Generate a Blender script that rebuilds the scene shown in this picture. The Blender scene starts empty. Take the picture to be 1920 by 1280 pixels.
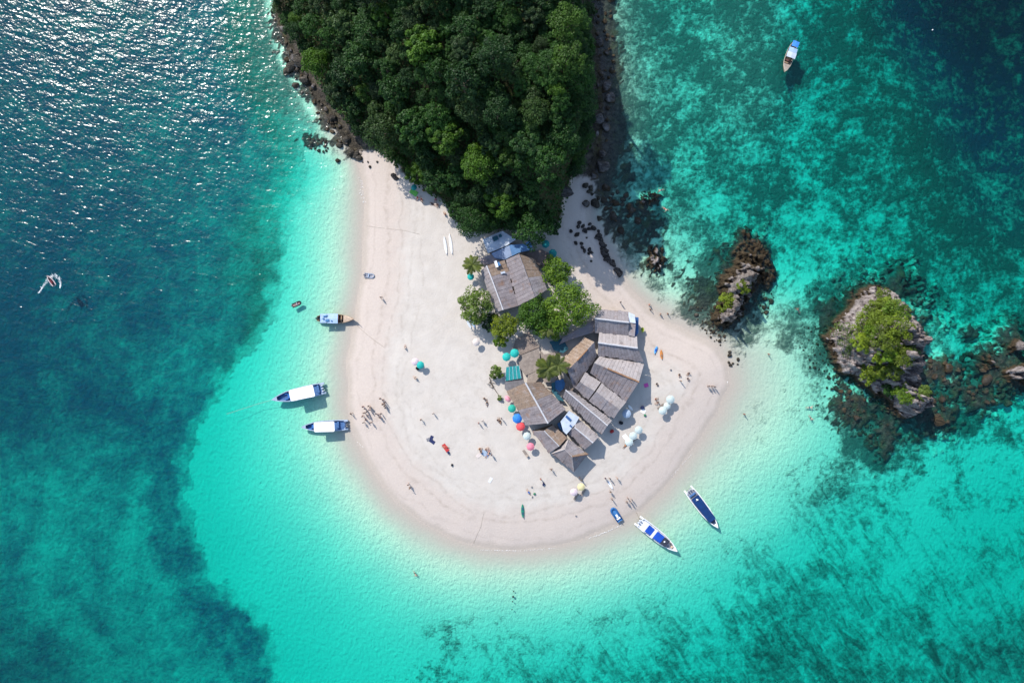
import bpy, bmesh, math, random
import numpy as np
from mathutils import Vector, Matrix

# ------------------------------------------------------------------ camera, sky, sun, exposure
scene = bpy.context.scene
COL = scene.collection
S = 0.13                    # metres per photograph pixel at sea level
HC = 166.4                  # height of the drone above the sea
SUN_EL = math.radians(41.0)
SUN_DIR = Vector((0.59 * math.cos(SUN_EL), -0.807 * math.cos(SUN_EL), -math.sin(SUN_EL))).normalized()  # light travels

cam_d = bpy.data.cameras.new('camera')
cam_d.sensor_width = 36.0
cam_d.lens = 24.0
cam_d.clip_start = 1.0
cam_d.clip_end = 12000.0
cam = bpy.data.objects.new('camera', cam_d)
cam.location = (0, 0, HC)
cam.rotation_euler = (0, 0, 0)
COL.objects.link(cam)
scene.camera = cam

world = bpy.data.worlds.new('World')
scene.world = world
world.use_nodes = True
wt = world.node_tree
wt.nodes.clear()
sky = wt.nodes.new('ShaderNodeTexSky')
sky.sky_type = 'NISHITA'
sky.sun_disc = False
sky.sun_elevation = SUN_EL
to_sun = -SUN_DIR
sky.sun_rotation = math.atan2(to_sun.x, to_sun.y)
sky.air_density = 1.0
sky.dust_density = 0.6
bg = wt.nodes.new('ShaderNodeBackground')
bg.inputs['Strength'].default_value = 0.15
wo = wt.nodes.new('ShaderNodeOutputWorld')
wt.links.new(sky.outputs[0], bg.inputs[0])
wt.links.new(bg.outputs[0], wo.inputs[0])

sun_d = bpy.data.lights.new('sun', 'SUN')
sun_d.energy = 3.5
sun_d.angle = math.radians(0.53)
sun_d.color = (1.0, 0.95, 0.88)
sun = bpy.data.objects.new('sun', sun_d)
sun.rotation_euler = SUN_DIR.to_track_quat('-Z', 'Y').to_euler()
sun.location = (-60, 80, 120)
COL.objects.link(sun)

scene.view_settings.view_transform = 'Standard'
scene.view_settings.look = 'None'
scene.view_settings.gamma = 1.0
scene.view_settings.exposure = 0.74
scene.view_settings.use_curve_mapping = False
cy = scene.cycles
cy.max_bounces = 6
cy.diffuse_bounces = 3
cy.glossy_bounces = 2
cy.transparent_max_bounces = 16
cy.volume_bounces = 0
cy.caustics_reflective = False
cy.caustics_refractive = False
cy.use_denoising = True
cy.sample_clamp_indirect = 4.0

# ------------------------------------------------------------------ small helpers
R = random.Random(7)


def gxy(px, py, z=0.0):
    """plan position of something seen at photograph pixel (px, py) standing at height z"""
    k = (HC - z) / HC * S
    return ((px - 960.0) * k, (640.0 - py) * k)


def tag(o, label=None, cat=None, group=None, kind=None):
    if label: o['label'] = label
    if cat: o['category'] = cat
    if group: o['group'] = group
    if kind: o['kind'] = kind
    return o


def empty(name, loc, rz=0.0):
    o = bpy.data.objects.new(name, None)
    o.empty_display_size = 0.5
    o.location = loc
    o.rotation_euler = (0, 0, rz)
    COL.objects.link(o)
    return o


def mesh_obj(name, me, parent=None, loc=None):
    o = bpy.data.objects.new(name, me)
    COL.objects.link(o)
    if parent is not None: o.parent = parent
    if loc is not None: o.location = loc
    return o


def to_mesh(name, bm, mats=None, smooth=False):
    me = bpy.data.meshes.new(name)
    bm.normal_update()
    bm.to_mesh(me)
    bm.free()
    if mats:
        for m in (mats if isinstance(mats, (list, tuple)) else [mats]): me.materials.append(m)
    if smooth:
        me.polygons.foreach_set('use_smooth', [True] * len(me.polygons))
    return me


def np_mesh(name, V, F, mat=None, smooth=False):
    """V (n,3), F (m,k) same-size faces"""
    V = np.asarray(V, dtype=np.float32)
    F = np.asarray(F, dtype=np.int32)
    k = F.shape[1]
    me = bpy.data.meshes.new(name)
    me.vertices.add(len(V))
    me.vertices.foreach_set('co', V.ravel())
    me.loops.add(F.size)
    me.loops.foreach_set('vertex_index', F.ravel())
    me.polygons.add(len(F))
    me.polygons.foreach_set('loop_start', np.arange(0, F.size, k, dtype=np.int32))
    me.polygons.foreach_set('loop_total', np.full(len(F), k, dtype=np.int32))
    if smooth: me.polygons.foreach_set('use_smooth', np.ones(len(F), dtype=bool))
    me.update(calc_edges=True)
    if mat: me.materials.append(mat)
    return me


def copy_tree(o, parent=None):
    c = o.copy()
    COL.objects.link(c)
    if parent is not None:
        c.parent = parent
    for ch in o.children:
        copy_tree(ch, c)
    return c


# --- bmesh pieces
def add_box(bm, c, s, rz=0.0, M=None):
    m = Matrix.Translation(c) @ Matrix.Rotation(rz, 4, 'Z') @ Matrix.Diagonal((s[0], s[1], s[2], 1))
    if M: m = M @ m
    return bmesh.ops.create_cube(bm, size=1.0, matrix=m)['verts']


def add_tube(bm, pts, radii, n=6, cap=True):
    pts = [Vector(p) for p in pts]
    rings = []
    for i, p in enumerate(pts):
        d = (pts[min(i + 1, len(pts) - 1)] - pts[max(i - 1, 0)]).normalized()
        a = d.cross(Vector((0, 0, 1)))
        if a.length < 1e-3: a = d.cross(Vector((1, 0, 0)))
        a.normalize()
        b = d.cross(a)
        r = radii[i] if isinstance(radii, (list, tuple)) else radii
        rings.append([bm.verts.new(p + (a * math.cos(2 * math.pi * k / n) + b * math.sin(2 * math.pi * k / n)) * r) for k in range(n)])
    for i in range(len(rings) - 1):
        for k in range(n):
            bm.faces.new((rings[i][k], rings[i][(k + 1) % n], rings[i + 1][(k + 1) % n], rings[i + 1][k]))
    if cap:
        bm.faces.new(rings[0][::-1])
        bm.faces.new(rings[-1])


def add_prism(bm, poly, z0, z1):
    """closed prism over a plan polygon; z1 may be a list of heights"""
    n = len(poly)
    zt = z1 if isinstance(z1, (list, tuple)) else [z1] * n
    zb = z0 if isinstance(z0, (list, tuple)) else [z0] * n
    lo = [bm.verts.new((p[0], p[1], zb[i])) for i, p in enumerate(poly)]
    hi = [bm.verts.new((p[0], p[1], zt[i])) for i, p in enumerate(poly)]
    bm.faces.new(lo[::-1])
    bm.faces.new(hi)
    for i in range(n):
        j = (i + 1) % n
        bm.faces.new((lo[i], lo[j], hi[j], hi[i]))
    return lo, hi


# --- numpy noise
def _hash(i, j, seed):
    n = (i.astype(np.int64) * 374761393 + j.astype(np.int64) * 668265263 + seed * 974711) & 0xFFFFFFFF
    n = ((n ^ (n >> 13)) * 1274126177) & 0xFFFFFFFF
    n = n ^ (n >> 16)
    return (n & 0xFFFFFF) / float(0xFFFFFF)


def vnoise(x, y, seed=0):
    xi = np.floor(x); yi = np.floor(y)
    fx = x - xi; fy = y - yi
    fx = fx * fx * (3 - 2 * fx); fy = fy * fy * (3 - 2 * fy)
    a = _hash(xi, yi, seed); b = _hash(xi + 1, yi, seed); c = _hash(xi, yi + 1, seed); d = _hash(xi + 1, yi + 1, seed)
    return (a * (1 - fx) + b * fx) * (1 - fy) + (c * (1 - fx) + d * fx) * fy


def fbm(x, y, seed=0, octv=4):
    v = 0.0; a = 0.5; t = 0.0
    for o in range(octv):
        v = v + a * vnoise(x * 2 ** o + 17.3 * o, y * 2 ** o - 9.1 * o, seed + o)
        t += a; a *= 0.5
    return v / t


def facet(x, y, seed=0, slope=1.0):
    """blocks of tilted planes, as in broken rock"""
    xi = np.floor(x); yi = np.floor(y)
    best = np.full(x.shape, 1e9); val = np.zeros(x.shape)
    for dx in (-1, 0, 1):
        for dy in (-1, 0, 1):
            cx = xi + dx; cyy = yi + dy
            px = cx + _hash(cx, cyy, seed); py = cyy + _hash(cx, cyy, seed + 5)
            d = (x - px) ** 2 + (y - py) ** 2
            v = _hash(cx, cyy, seed + 9) + slope * ((_hash(cx, cyy, seed + 11) - 0.5) * (x - px) + (_hash(cx, cyy, seed + 13) - 0.5) * (y - py))
            m = d < best
            best = np.where(m, d, best); val = np.where(m, v, val)
    return val


def sdf(poly, U, V):
    """signed distance in pixels, positive inside"""
    P = np.asarray(poly, float)
    d = np.full(U.shape, 1e18); inside = np.zeros(U.shape, bool)
    n = len(P)
    for i in range(n):
        ax, ay = P[i]; bx, by = P[(i + 1) % n]
        ex, ey = bx - ax, by - ay
        wx, wy = U - ax, V - ay
        t = np.clip((wx * ex + wy * ey) / (ex * ex + ey * ey + 1e-12), 0, 1)
        d = np.minimum(d, (wx - ex * t) ** 2 + (wy - ey * t) ** 2)
        c = ((ay <= V) != (by <= V)) & (U < (bx - ax) * (V - ay) / (by - ay + 1e-12) + ax)
        inside ^= c
    d = np.sqrt(d)
    return np.where(inside, d, -d)


def sstep(a, b, x):
    t = np.clip((x - a) / (b - a), 0, 1)
    return t * t * (3 - 2 * t)


def grid_sample(M, U, V, x0=0, y0=0, step=160):
    """bicubic-ish (smoothed bilinear) sampling of a coarse matrix over the photograph's plan"""
    M = np.asarray(M, float)
    gx = np.clip((U - x0) / step, 0, M.shape[1] - 1.001)
    gy = np.clip((V - y0) / step, 0, M.shape[0] - 1.001)
    i = np.floor(gx).astype(int); j = np.floor(gy).astype(int)
    fx = gx - i; fy = gy - j

    def cub(p0, p1, p2, p3, t):
        return p1 + 0.5 * t * (p2 - p0 + t * (2 * p0 - 5 * p1 + 4 * p2 - p3 + t * (3 * (p1 - p2) + p3 - p0)))
    h, w = M.shape
    rows = []
    for dj in (-1, 0, 1, 2):
        jj = np.clip(j + dj, 0, h - 1)
        rows.append(cub(M[jj, np.clip(i - 1, 0, w - 1)], M[jj, i], M[jj, np.clip(i + 1, 0, w - 1)], M[jj, np.clip(i + 2, 0, w - 1)], fx))
    return cub(*rows, fy)


# --- node helper
class NT:
    def __init__(self, name):
        self.m = bpy.data.materials.new(name)
        self.m.use_nodes = True
        self.t = self.m.node_tree
        self.t.nodes.clear()
        self.out = self.n('ShaderNodeOutputMaterial')

    def n(self, k, **kw):
        o = self.t.nodes.new(k)
        for a, v in kw.items(): setattr(o, a, v)
        return o

    def put(self, sock, v):
        if hasattr(v, 'is_linked') or hasattr(v, 'links'):
            self.t.links.new(v, sock)
        else:
            if sock.type == 'RGBA' and len(v) == 3: v = (*v, 1)
            sock.default_value = v

    def math(self, op, a, b=0.0, c=None, clamp=False):
        o = self.n('ShaderNodeMath', operation=op, use_clamp=clamp)
        self.put(o.inputs[0], a); self.put(o.inputs[1], b)
        if c is not None: self.put(o.inputs[2], c)
        return o.outputs[0]

    def vmath(self, op, a, b=None):
        o = self.n('ShaderNodeVectorMath', operation=op)
        self.put(o.inputs[0], a)
        if b is not None: self.put(o.inputs[1], b)
        return o.outputs['Value'] if op in ('DOT_PRODUCT', 'LENGTH') else o.outputs[0]

    def mix(self, f, a, b, mode='MIX'):
        o = self.n('ShaderNodeMix', data_type='RGBA', blend_type=mode)
        self.put(o.inputs[0], f); self.put(o.inputs[6], a); self.put(o.inputs[7], b)
        return o.outputs[2]

    def rng(self, v, a, b, c=0.0, d=1.0, smooth=False):
        o = self.n('ShaderNodeMapRange', interpolation_type='SMOOTHSTEP' if smooth else 'LINEAR')
        for i, x in enumerate((v, a, b, c, d)): self.put(o.inputs[i], x)
        return o.outputs[0]

    def noise(self, vec, scale, detail=3.0, rough=0.55, dist=0.0):
        o = self.n('ShaderNodeTexNoise')
        if vec is not None: self.put(o.inputs['Vector'], vec)
        o.inputs['Scale'].default_value = scale; o.inputs['Detail'].default_value = detail
        o.inputs['Roughness'].default_value = rough; o.inputs['Distortion'].default_value = dist
        return o.outputs[0]

    def mapping(self, vec, scale=(1, 1, 1), rot=(0, 0, 0), loc=(0, 0, 0)):
        o = self.n('ShaderNodeMapping')
        self.put(o.inputs[0], vec)
        o.inputs['Location'].default_value = loc; o.inputs['Rotation'].default_value = rot; o.inputs['Scale'].default_value = scale
        return o.outputs[0]

    def attr(self, name):
        o = self.n('ShaderNodeAttribute', attribute_name=name)
        return o.outputs['Fac']

    def pos(self):
        return self.n('ShaderNodeNewGeometry').outputs['Position']

    def obj(self):
        return self.n('ShaderNodeTexCoord').outputs['Object']

    def bump(self, h, dist=0.1, strength=1.0, normal=None):
        o = self.n('ShaderNodeBump')
        o.inputs['Strength'].default_value = strength; o.inputs['Distance'].default_value = dist
        self.put(o.inputs['Height'], h)
        if normal is not None: self.put(o.inputs['Normal'], normal)
        return o.outputs[0]

    def bsdf(self, color, rough=0.7, normal=None, spec=0.3, metal=0.0):
        o = self.n('ShaderNodeBsdfPrincipled')
        self.put(o.inputs['Base Color'], color); self.put(o.inputs['Roughness'], rough)
        o.inputs['Specular IOR Level'].default_value = spec
        self.put(o.inputs['Metallic'], metal)
        if normal is not None: self.put(o.inputs['Normal'], normal)
        return o.outputs[0]

    def done(self, surf, vol=None):
        self.t.links.new(surf, self.out.inputs['Surface'])
        if vol is not None: self.t.links.new(vol, self.out.inputs['Volume'])
        return self.m


def plain(name, c, rough=0.6, var=0.25, scale=3.0, bump=0.0, spec=0.3, metal=0.0):
    """painted, plastic or fabric surface with a little wear"""
    t = NT(name)
    nz = t.noise(t.obj(), scale, 4.0)
    c2 = tuple(x * (1 - var) for x in c)
    col = t.mix(t.rng(nz, 0.35, 0.65), c2, c)
    rnd = t.n('ShaderNodeObjectInfo').outputs['Random']
    col = t.mix(1.0, col, t.mix(rnd, (0.9, 0.9, 0.9), (1.08, 1.06, 1.04)), 'MULTIPLY')
    nm = t.bump(t.noise(t.obj(), scale * 4, 3.0), bump) if bump else None
    return t.done(t.bsdf(col, rough, nm, spec, metal))
# ------------------------------------------------------------------ plan outlines (photograph pixels, at sea level)
COAST = [(515, -400), (512, -60), (516, 30), (545, 115), (586, 185), (632, 240), (655, 272), (672, 300), (680, 340), (684, 400), (682, 460), (680, 520),
         (670, 570), (660, 620), (651, 680), (650, 740), (658, 800), (678, 850), (708, 900), (745, 943), (798, 983), (850, 1010), (905, 1026),
         (960, 1030), (1040, 1024), (1100, 1008), (1160, 982), (1205, 955), (1245, 915), (1280, 868), (1312, 818), (1346, 770), (1366, 722),
         (1366, 684), (1345, 650), (1300, 626), (1255, 605), (1218, 580), (1188, 550), (1166, 520), (1150, 488), (1132, 450), (1108, 412),
         (1104, 370), (1112, 330), (1128, 280), (1128, 200), (1122, 110), (1110, 20), (1100, -60), (1080, -400)]
FOREST = [(532, -400), (530, -40), (540, 40), (572, 105), (612, 180), (655, 235), (700, 278), (742, 310), (790, 352), (842, 392), (860, 430),
          (905, 440), (960, 432), (1010, 436), (1048, 420), (1058, 380), (1074, 330), (1106, 275), (1112, 200), (1106, 110), (1094, 20), (1084, -60), (1064, -400)]
# seagrass edge on the west side: grass lies on the low-x side
GRASS_W = [(-900, -300), (700, -300), (640, 150), (622, 225), (600, 262), (574, 285), (572, 310), (570, 380), (556, 440), (542, 510), (512, 590), (466, 665), (408, 735), (368, 810),
           (346, 880), (344, 960), (356, 1030), (384, 1090), (432, 1128), (480, 1150), (502, 1200), (522, 1290), (560, 1700), (-900, 1700)]
DEPTH = [[10, 10, 9, 7, 5, 5, 5, 5, 4, 3.3, 8, 20, 28],
         [9, 9, 8.5, 6.5, 4.0, 4, 4, 4.5, 4, 3.3, 7.5, 13, 22],
         [8.5, 8.5, 8, 6.5, 4.0, 4, 4, 4.5, 4.2, 4.6, 7, 10, 16],
         [8.5, 8.5, 8, 6.5, 4.2, 4, 4, 3.5, 3.2, 4.5, 5, 8, 11],
         [9, 9, 8.5, 6, 4.6, 4, 4, 3, 2.0, 1.9, 3.6, 3.5, 7],
         [9.5, 9, 7.5, 4.8, 4.4, 4, 4, 3.4, 2.4, 2.0, 3, 4, 4.5],
         [8, 8, 7, 4.8, 4.2, 4, 4, 3.6, 3.4, 3.4, 4.4, 4.6, 5.8],
         [9, 9, 8, 5.4, 4.6, 4.2, 4.2, 4.2, 4.4, 5.0, 5.8, 6, 8],
         [12, 11, 9, 6.5, 5.0, 4.8, 5.0, 5.4, 5.8, 6.5, 7.5, 9, 12]]
COVER = [[.82, .82, .80, .85, .8, 0, 0, .62, .76, .84, .80, .84, .90],
         [.84, .82, .78, .80, .6, 0, 0, .62, .74, .78, .76, .80, .88],
         [.85, .82, .76, .66, .2, 0, 0, .55, .64, .68, .72, .76, .82],
         [.87, .83, .76, .6, 0, 0, 0, .3, .42, .50, .45, .70, .76],
         [.88, .80, .74, .5, 0, 0, 0, 0, .25, .12, .25, .3, .68],
         [.80, .74, .66, .1, 0, 0, 0, 0, 0, .05, .2, .12, .15],
         [.6, .58, .56, .1, 0, 0, 0, 0, 0, .1, .40, .22, .28],
         [.62, .56, .56, .3, 0, 0, .05, .1, .2, .46, .5, .38, .46],
         [.7, .62, .56, .5, .1, .2, .45, .5, .55, .6, .6, .5, .6]]
# shallow reefs and rubble skirts: (px, py, rx, ry, angle deg, top height m)
REEFS = [(1385, 530, 62, 92, 15, -0.35), (1405, 480, 42, 52, 20, -0.2), (1318, 545, 42, 52, -20, -1.0), (1360, 600, 46, 26, -20, -0.3), (1230, 482, 30, 44, 0, -0.15), (1200, 395, 46, 30, 0, -0.3),
         (1222, 430, 34, 40, 0, -0.7), (1190, 450, 30, 30, 30, -0.6), (1150, 410, 24, 44, -20, -0.2), (1135, 350, 28, 50, 0, -0.2), (1172, 320, 26, 34, 0, -0.9), (1160, 250, 26, 60, 0, -1.2),
         (1148, 120, 24, 80, 0, -0.9), (1135, 200, 20, 60, 0, -0.4), (1140, 30, 22, 60, 0, -0.6),
         (1650, 640, 110, 128, 10, -0.2), (1600, 760, 62, 60, 30, -0.25), (1665, 815, 42, 60, 20, -0.5), (1755, 770, 66, 66, 0, -0.5), (1760, 700, 60, 44, 20, 0.0),
         (1560, 600, 34, 60, -10, -1.0), (1830, 740, 66, 36, 20, -0.5), (1880, 690, 60, 66, 0, -0.3), (1900, 640, 40, 40, 0, -0.6), (1830, 625, 26, 16, 0, -1.2), (1680, 545, 34, 60, 30, -1.2),
         (548, 120, 22, 44, -35, -0.3), (585, 165, 26, 40, -45, -0.3), (620, 225, 30, 30, -45, -0.2), (585, 262, 38, 16, 12, -0.5), (655, 285, 22, 14, 0, 0.1), (520, 60, 18, 50, -10, -0.2), (630, 262, 26, 14, 0, -0.4)]


# weed and broken coral round the rocks: (px, py, rx, ry, cover)
HALO = [(1385, 520, 115, 120, .95), (1320, 560, 70, 75, .85), (1585, 560, 95, 80, .92), (1665, 800, 115, 95, .9), (1790, 765, 110, 70, .9), (1865, 690, 105, 80, .9), (1545, 655, 55, 75, .6), (1160, 200, 55, 260, .9), (1195, 415, 75, 85, .68),
        (1250, 510, 55, 70, .6), (1690, 530, 70, 60, .85), (1480, 600, 60, 60, .55), (1800, 640, 60, 60, .55)]


def reef_at(U, V):
    nz = fbm(U / 16.0, V / 16.0, 41, 4)
    nz2 = fbm(U / 5.0, V / 5.0, 43, 3)
    nz3 = vnoise(U / 4.5 + 7, V / 4.5, 47)
    m = np.zeros(U.shape); top = np.full(U.shape, -9.0)
    for (cx, cyy, rx, ry, an, tz) in REEFS:
        a = math.radians(an)
        dx, dy = U - cx, V - cyy
        ex = (dx * math.cos(a) + dy * math.sin(a)) / rx
        ey = (-dx * math.sin(a) + dy * math.cos(a)) / ry
        r = np.sqrt(ex * ex + ey * ey)
        k = 1 - r + (nz - 0.5) * 1.2 + (nz2 - 0.5) * 0.9 + (nz3 - 0.5) * 0.8
        mm = sstep(0.0, 0.62, k)
        m = np.maximum(m, mm)
        top = np.maximum(top, np.where(mm > 0.02, tz * 0.6 - 0.25 - 0.9 * (1 - mm) - 1.1 * np.clip(r - 0.35, 0, 2) + (nz2 - 0.5) * 0.6 + (nz3 - 0.5) * 0.5, -9))
    return m, top


def ground(X, Y):
    X = np.asarray(X, float); Y = np.asarray(Y, float)
    U = 960 + X / S; V = 640 - Y / S
    wob = (fbm(U / 40, V / 40, 3, 3) - 0.5)
    s = sdf(COAST, U, V) * S + wob * 1.1                    # metres inland
    f = sdf(FOREST, U, V) * S
    far = sstep(150, 700, np.maximum(np.maximum(-U, U - 1920), np.maximum(-V, V - 1280)))
    D = np.clip(grid_sample(DEPTH, U, V), 0.5, 40) * (0.5 + 0.12 * sstep(3.4, 4.6, grid_sample(DEPTH, U, V)) * (1 - sstep(6, 9, grid_sample(DEPTH, U, V))))
    D = D * (1 - far) + 14 * far
    sea = np.clip(-s, 0, None)
    L = 26.0 - 9.0 * sstep(1040, 1090, U) * (1 - sstep(540, 620, V)) - 12.0 * sstep(420, 300, V) * (U < 900)
    z_sea = -D * (1 - np.exp(-(sea / L) ** 1.65)) - 0.02 * np.clip(sea, 0, 6)
    inl = np.clip(s, 0, None)
    z_land = 1.9 * (1 - np.exp(-inl / 9.0)) + (fbm(U / 14, V / 14, 8, 3) - 0.5) * 0.12 * sstep(2, 8, inl)
    z = np.where(s > 0, z_land, z_sea)
    fi = np.clip(f, 0, None)
    hill = 40.0 * (1 - np.exp(-(fi * fi / (fi + 5.0)) / (25.0 - 20.5 * sstep(900, 1060, U)))) + (fbm(U / 55, V / 55, 21, 4) - 0.5) * 7.0 * sstep(3, 14, fi)
    z = z + np.where(f > 0, hill, 0)
    reef, top = reef_at(U, V)
    reef = np.where(s > 3.5, 0, reef)
    shoreish = sstep(-1.2, 0.4, s) * np.maximum(sstep(345, 305, V + 0 * U) * (U > 900), sstep(292, 268, V) * (U < 800))
    shoreish = np.maximum(shoreish, sstep(-5.5, -3.8, s) * sstep(345, 305, V) * (U > 1060))
    reef = np.maximum(reef, 1.7 * shoreish * (f < 1.5))
    z = np.where((reef > 0.02) & (s < 3.5), np.maximum(z, top), z)
    g = sdf(GRASS_W, U, V) + (fbm(U / 26, V / 26, 31, 4) - 0.5) * 64
    cov = np.clip(grid_sample(COVER, U, V), 0, 1)
    strip = sstep(-26, 44, g) * (1 - sstep(60, 210, g)) * sstep(250, 500, V)
    cov = np.where((g < 0) & (U < 620), np.minimum(cov, 0.05), cov)
    cov = np.maximum(cov, 0.76 * strip)
    soft = 38 + 16 * sstep(860, 620, V)
    cov = np.maximum(cov, 0.5 * sstep(-soft, soft, g))
    for (cx, cyy, rx, ry, am) in HALO:
        r = np.sqrt(((U - cx) / rx) ** 2 + ((V - cyy) / ry) ** 2)
        cov = np.maximum(cov, am * sstep(1.25, 0.35, r + (fbm(U / 30, V / 30, 61, 3) - 0.5) * 0.7))
    cov = cov * sstep(0.6, 4.0, sea)
    z = np.where(g > 0, z - 0.4 * sstep(0, 40, g) * (s < 0), z)
    return z, dict(shore=s, forest=f, reef=reef, cover=cov)


def gz(x, y):
    z, _ = ground(np.array([x]), np.array([y]))
    return float(z[0])


def at(px, py, dz=0.0):
    """point on the ground seen at a pixel, raised by dz"""
    z = 1.0
    for _ in range(5):
        x, y = gxy(px, py, z)
        zg = gz(x, y)
        z = 0.5 * z + 0.5 * (max(zg, 0.0) + dz)
    x, y = gxy(px, py, z)
    return x, y, gz(x, y)


# ------------------------------------------------------------------ ground sheet: seabed, beach, hill
def axis(a, b, st, far):
    mid = np.arange(a, b + 1e-6, st)
    k = np.cumsum(st * 1.22 ** np.arange(1, 40))
    k = k[k < far]
    return np.concatenate([(a - k)[::-1], mid, b + k])


gxs = axis(-134, 134, 0.55, 4500)
gys = axis(-92, 92, 0.55, 4500)
GX, GY = np.meshgrid(gxs, gys)
GZ, GA = ground(GX, GY)


def ground_material():
    t = NT('sand_and_seabed')
    p = t.pos()
    sep = t.n('ShaderNodeSeparateXYZ'); t.put(sep.inputs[0], p)
    z = sep.outputs[2]
    shore = t.attr('shore'); cover = t.attr('cover'); reef = t.attr('reef'); forest = t.attr('forest')
    n_big = t.noise(p, 0.05, 4.0); n_mid = t.noise(p, 0.35, 4.0); n_fine = t.noise(p, 2.2, 4.0, 0.65)
    # dry sand, trodden and damp bands that follow the shore
    dry = t.mix(t.rng(n_mid, 0.35, 0.7), (0.48, 0.434, 0.385), (0.525, 0.48, 0.43))
    dry = t.mix(t.math('MULTIPLY', t.rng(n_fine, 0.60, 0.78), 0.32), dry, (0.40, 0.35, 0.30))
    tramp = t.math('MULTIPLY', t.rng(t.noise(p, 0.9, 5.0, 0.7), 0.5, 0.66), t.rng(t.noise(t.mapping(p, loc=(31, 8, 0)), 0.07, 3.0), 0.42, 0.62))
    dry = t.mix(t.math('MULTIPLY', tramp, 0.34), dry, (0.36, 0.315, 0.27))
    damp = t.mix(t.rng(n_fine, 0.3, 0.7), (0.465, 0.395, 0.345), (0.505, 0.435, 0.382))
    sw = t.math('ADD', shore, t.math('MULTIPLY', t.math('SUBTRACT', n_mid, 0.5), 5.0))
    sand = t.mix(t.rng(sw, 7.0, 12.5, smooth=True), damp, dry)
    wet = t.mix(t.rng(n_fine, 0.3, 0.7), (0.39, 0.335, 0.285), (0.43, 0.37, 0.315))
    sand = t.mix(t.rng(t.math('ADD', shore, t.math('MULTIPLY', t.math('SUBTRACT', n_mid, 0.5), 1.6)), 0.5, 2.0, smooth=True), wet, sand)
    for k, (off, wd, am) in enumerate(((2.9, .22, .2), (6.6, .30, .34), (9.2, .22, .30), (12.6, .30, .26), (14.4, .2, .2))):
        nn = t.noise(t.mapping(p, loc=(13 * k, 7 * k, 0)), 0.09, 3.0)
        d = t.math('ABSOLUTE', t.math('SUBTRACT', t.math('ADD', shore, t.math('MULTIPLY', t.math('SUBTRACT', nn, 0.5), 7.0)), off))
        line = t.math('MULTIPLY', t.rng(d, wd * 2.4, 0.0, 0.0, am), t.rng(t.noise(t.mapping(p, loc=(5 * k, 3 * k, 0)), 0.8, 4.0), 0.36, 0.66))
        sand = t.mix(line, sand, (0.22, 0.17, 0.13))
    # seabed
    bed = t.mix(t.rng(n_fine, 0.3, 0.7), (0.565, 0.55, 0.40), (0.65, 0.635, 0.465))
    bed = t.mix(t.math('MULTIPLY', t.rng(n_big, 0.4, 0.65), 0.25), bed, (0.45, 0.46, 0.36))
    uw = t.rng(z, 0.05, -0.5, smooth=True)
    col = t.mix(uw, sand, bed)
    # coral and seagrass: patch size changes from streaks (south) to mottled heads (north-east)
    x = sep.outputs[0]; y = sep.outputs[1]
    c1 = t.noise(p, 0.24, 6.0, 0.70, 0.15)
    c2 = t.noise(p, 0.85, 5.0, 0.68, 0.1)
    x = sep.outputs[0]; y = sep.outputs[1]
    patch = t.noise(t.mapping(p, loc=(90, 20, 0)), 0.075, 5.0, 0.62, 0.3)
    mott = t.math('ADD', t.math('MULTIPLY', c1, 0.40), t.math('MULTIPLY', c2, 0.32))
    mott = t.math('ADD', mott, t.math('MULTIPLY', t.math('SUBTRACT', patch, 0.5), t.rng(y, -10.0, 25.0, 0.55, 0.26)))
    mott = t.math('ADD', mott, 0.14)
    st = t.mapping(t.mapping(p, rot=(0, 0, math.radians(-35))), scale=(0.62, 0.17, 1.0))
    streak = t.math('ADD', t.math('MULTIPLY', t.noise(st, 0.8, 6.0, 0.68, 1.0), 0.42), t.math('MULTIPLY', mott, 0.58))
    south = t.rng(y, -30.0, -46.0, smooth=True)
    south = t.math('MULTIPLY', south, t.rng(x, -20.0, 5.0))
    pat = t.math('ADD', t.math('MULTIPLY', mott, t.math('SUBTRACT', 1.0, south)), t.math('MULTIPLY', streak, south))
    # pat is centred near .5, spread about .1
    amp = t.rng(x, -52.0, -20.0, 1.25, 4.6)
    amp = t.math('ADD', amp, t.math('MULTIPLY', south, -1.5))
    thr = t.math('ADD', t.math('MULTIPLY', t.math('SUBTRACT', pat, 0.5), amp), cover)
    veg = t.rng(thr, 0.22, 0.95, smooth=True)
    veg = t.math('MULTIPLY', veg, t.rng(cover, 0.0, 0.12))
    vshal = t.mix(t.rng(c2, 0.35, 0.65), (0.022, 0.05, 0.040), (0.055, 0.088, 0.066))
    vdeep = t.mix(t.rng(c2, 0.35, 0.65), (0.007, 0.035, 0.097), (0.018, 0.057, 0.140))  # blue of deep water and reflected sky put into the seagrass colour
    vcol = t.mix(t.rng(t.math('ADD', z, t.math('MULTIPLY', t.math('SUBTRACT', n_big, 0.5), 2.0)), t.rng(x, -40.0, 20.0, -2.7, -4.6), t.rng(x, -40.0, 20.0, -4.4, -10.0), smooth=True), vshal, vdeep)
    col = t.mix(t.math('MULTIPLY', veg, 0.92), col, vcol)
    # reef rock and rubble
    r_n = t.noise(p, 0.9, 6.0, 0.7, 0.5)
    rcol = t.mix(t.rng(r_n, 0.36, 0.66), (0.022, 0.02, 0.016), (0.10, 0.083, 0.062))
    rcol = t.mix(t.math('MULTIPLY', t.rng(n_mid, 0.5, 0.7), 0.5), rcol, (0.12, 0.11, 0.04))
    rcol = t.mix(t.math('MULTIPLY', t.rng(z, 0.25, 0.9), 0.7), rcol, t.mix(t.rng(r_n, 0.36, 0.62), (0.045, 0.042, 0.042), (0.20, 0.18, 0.175)))
    rm = t.rng(t.math('ADD', reef, t.math('MULTIPLY', t.math('SUBTRACT', r_n, 0.5), 1.6)), 0.25, 0.85, smooth=True)
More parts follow.
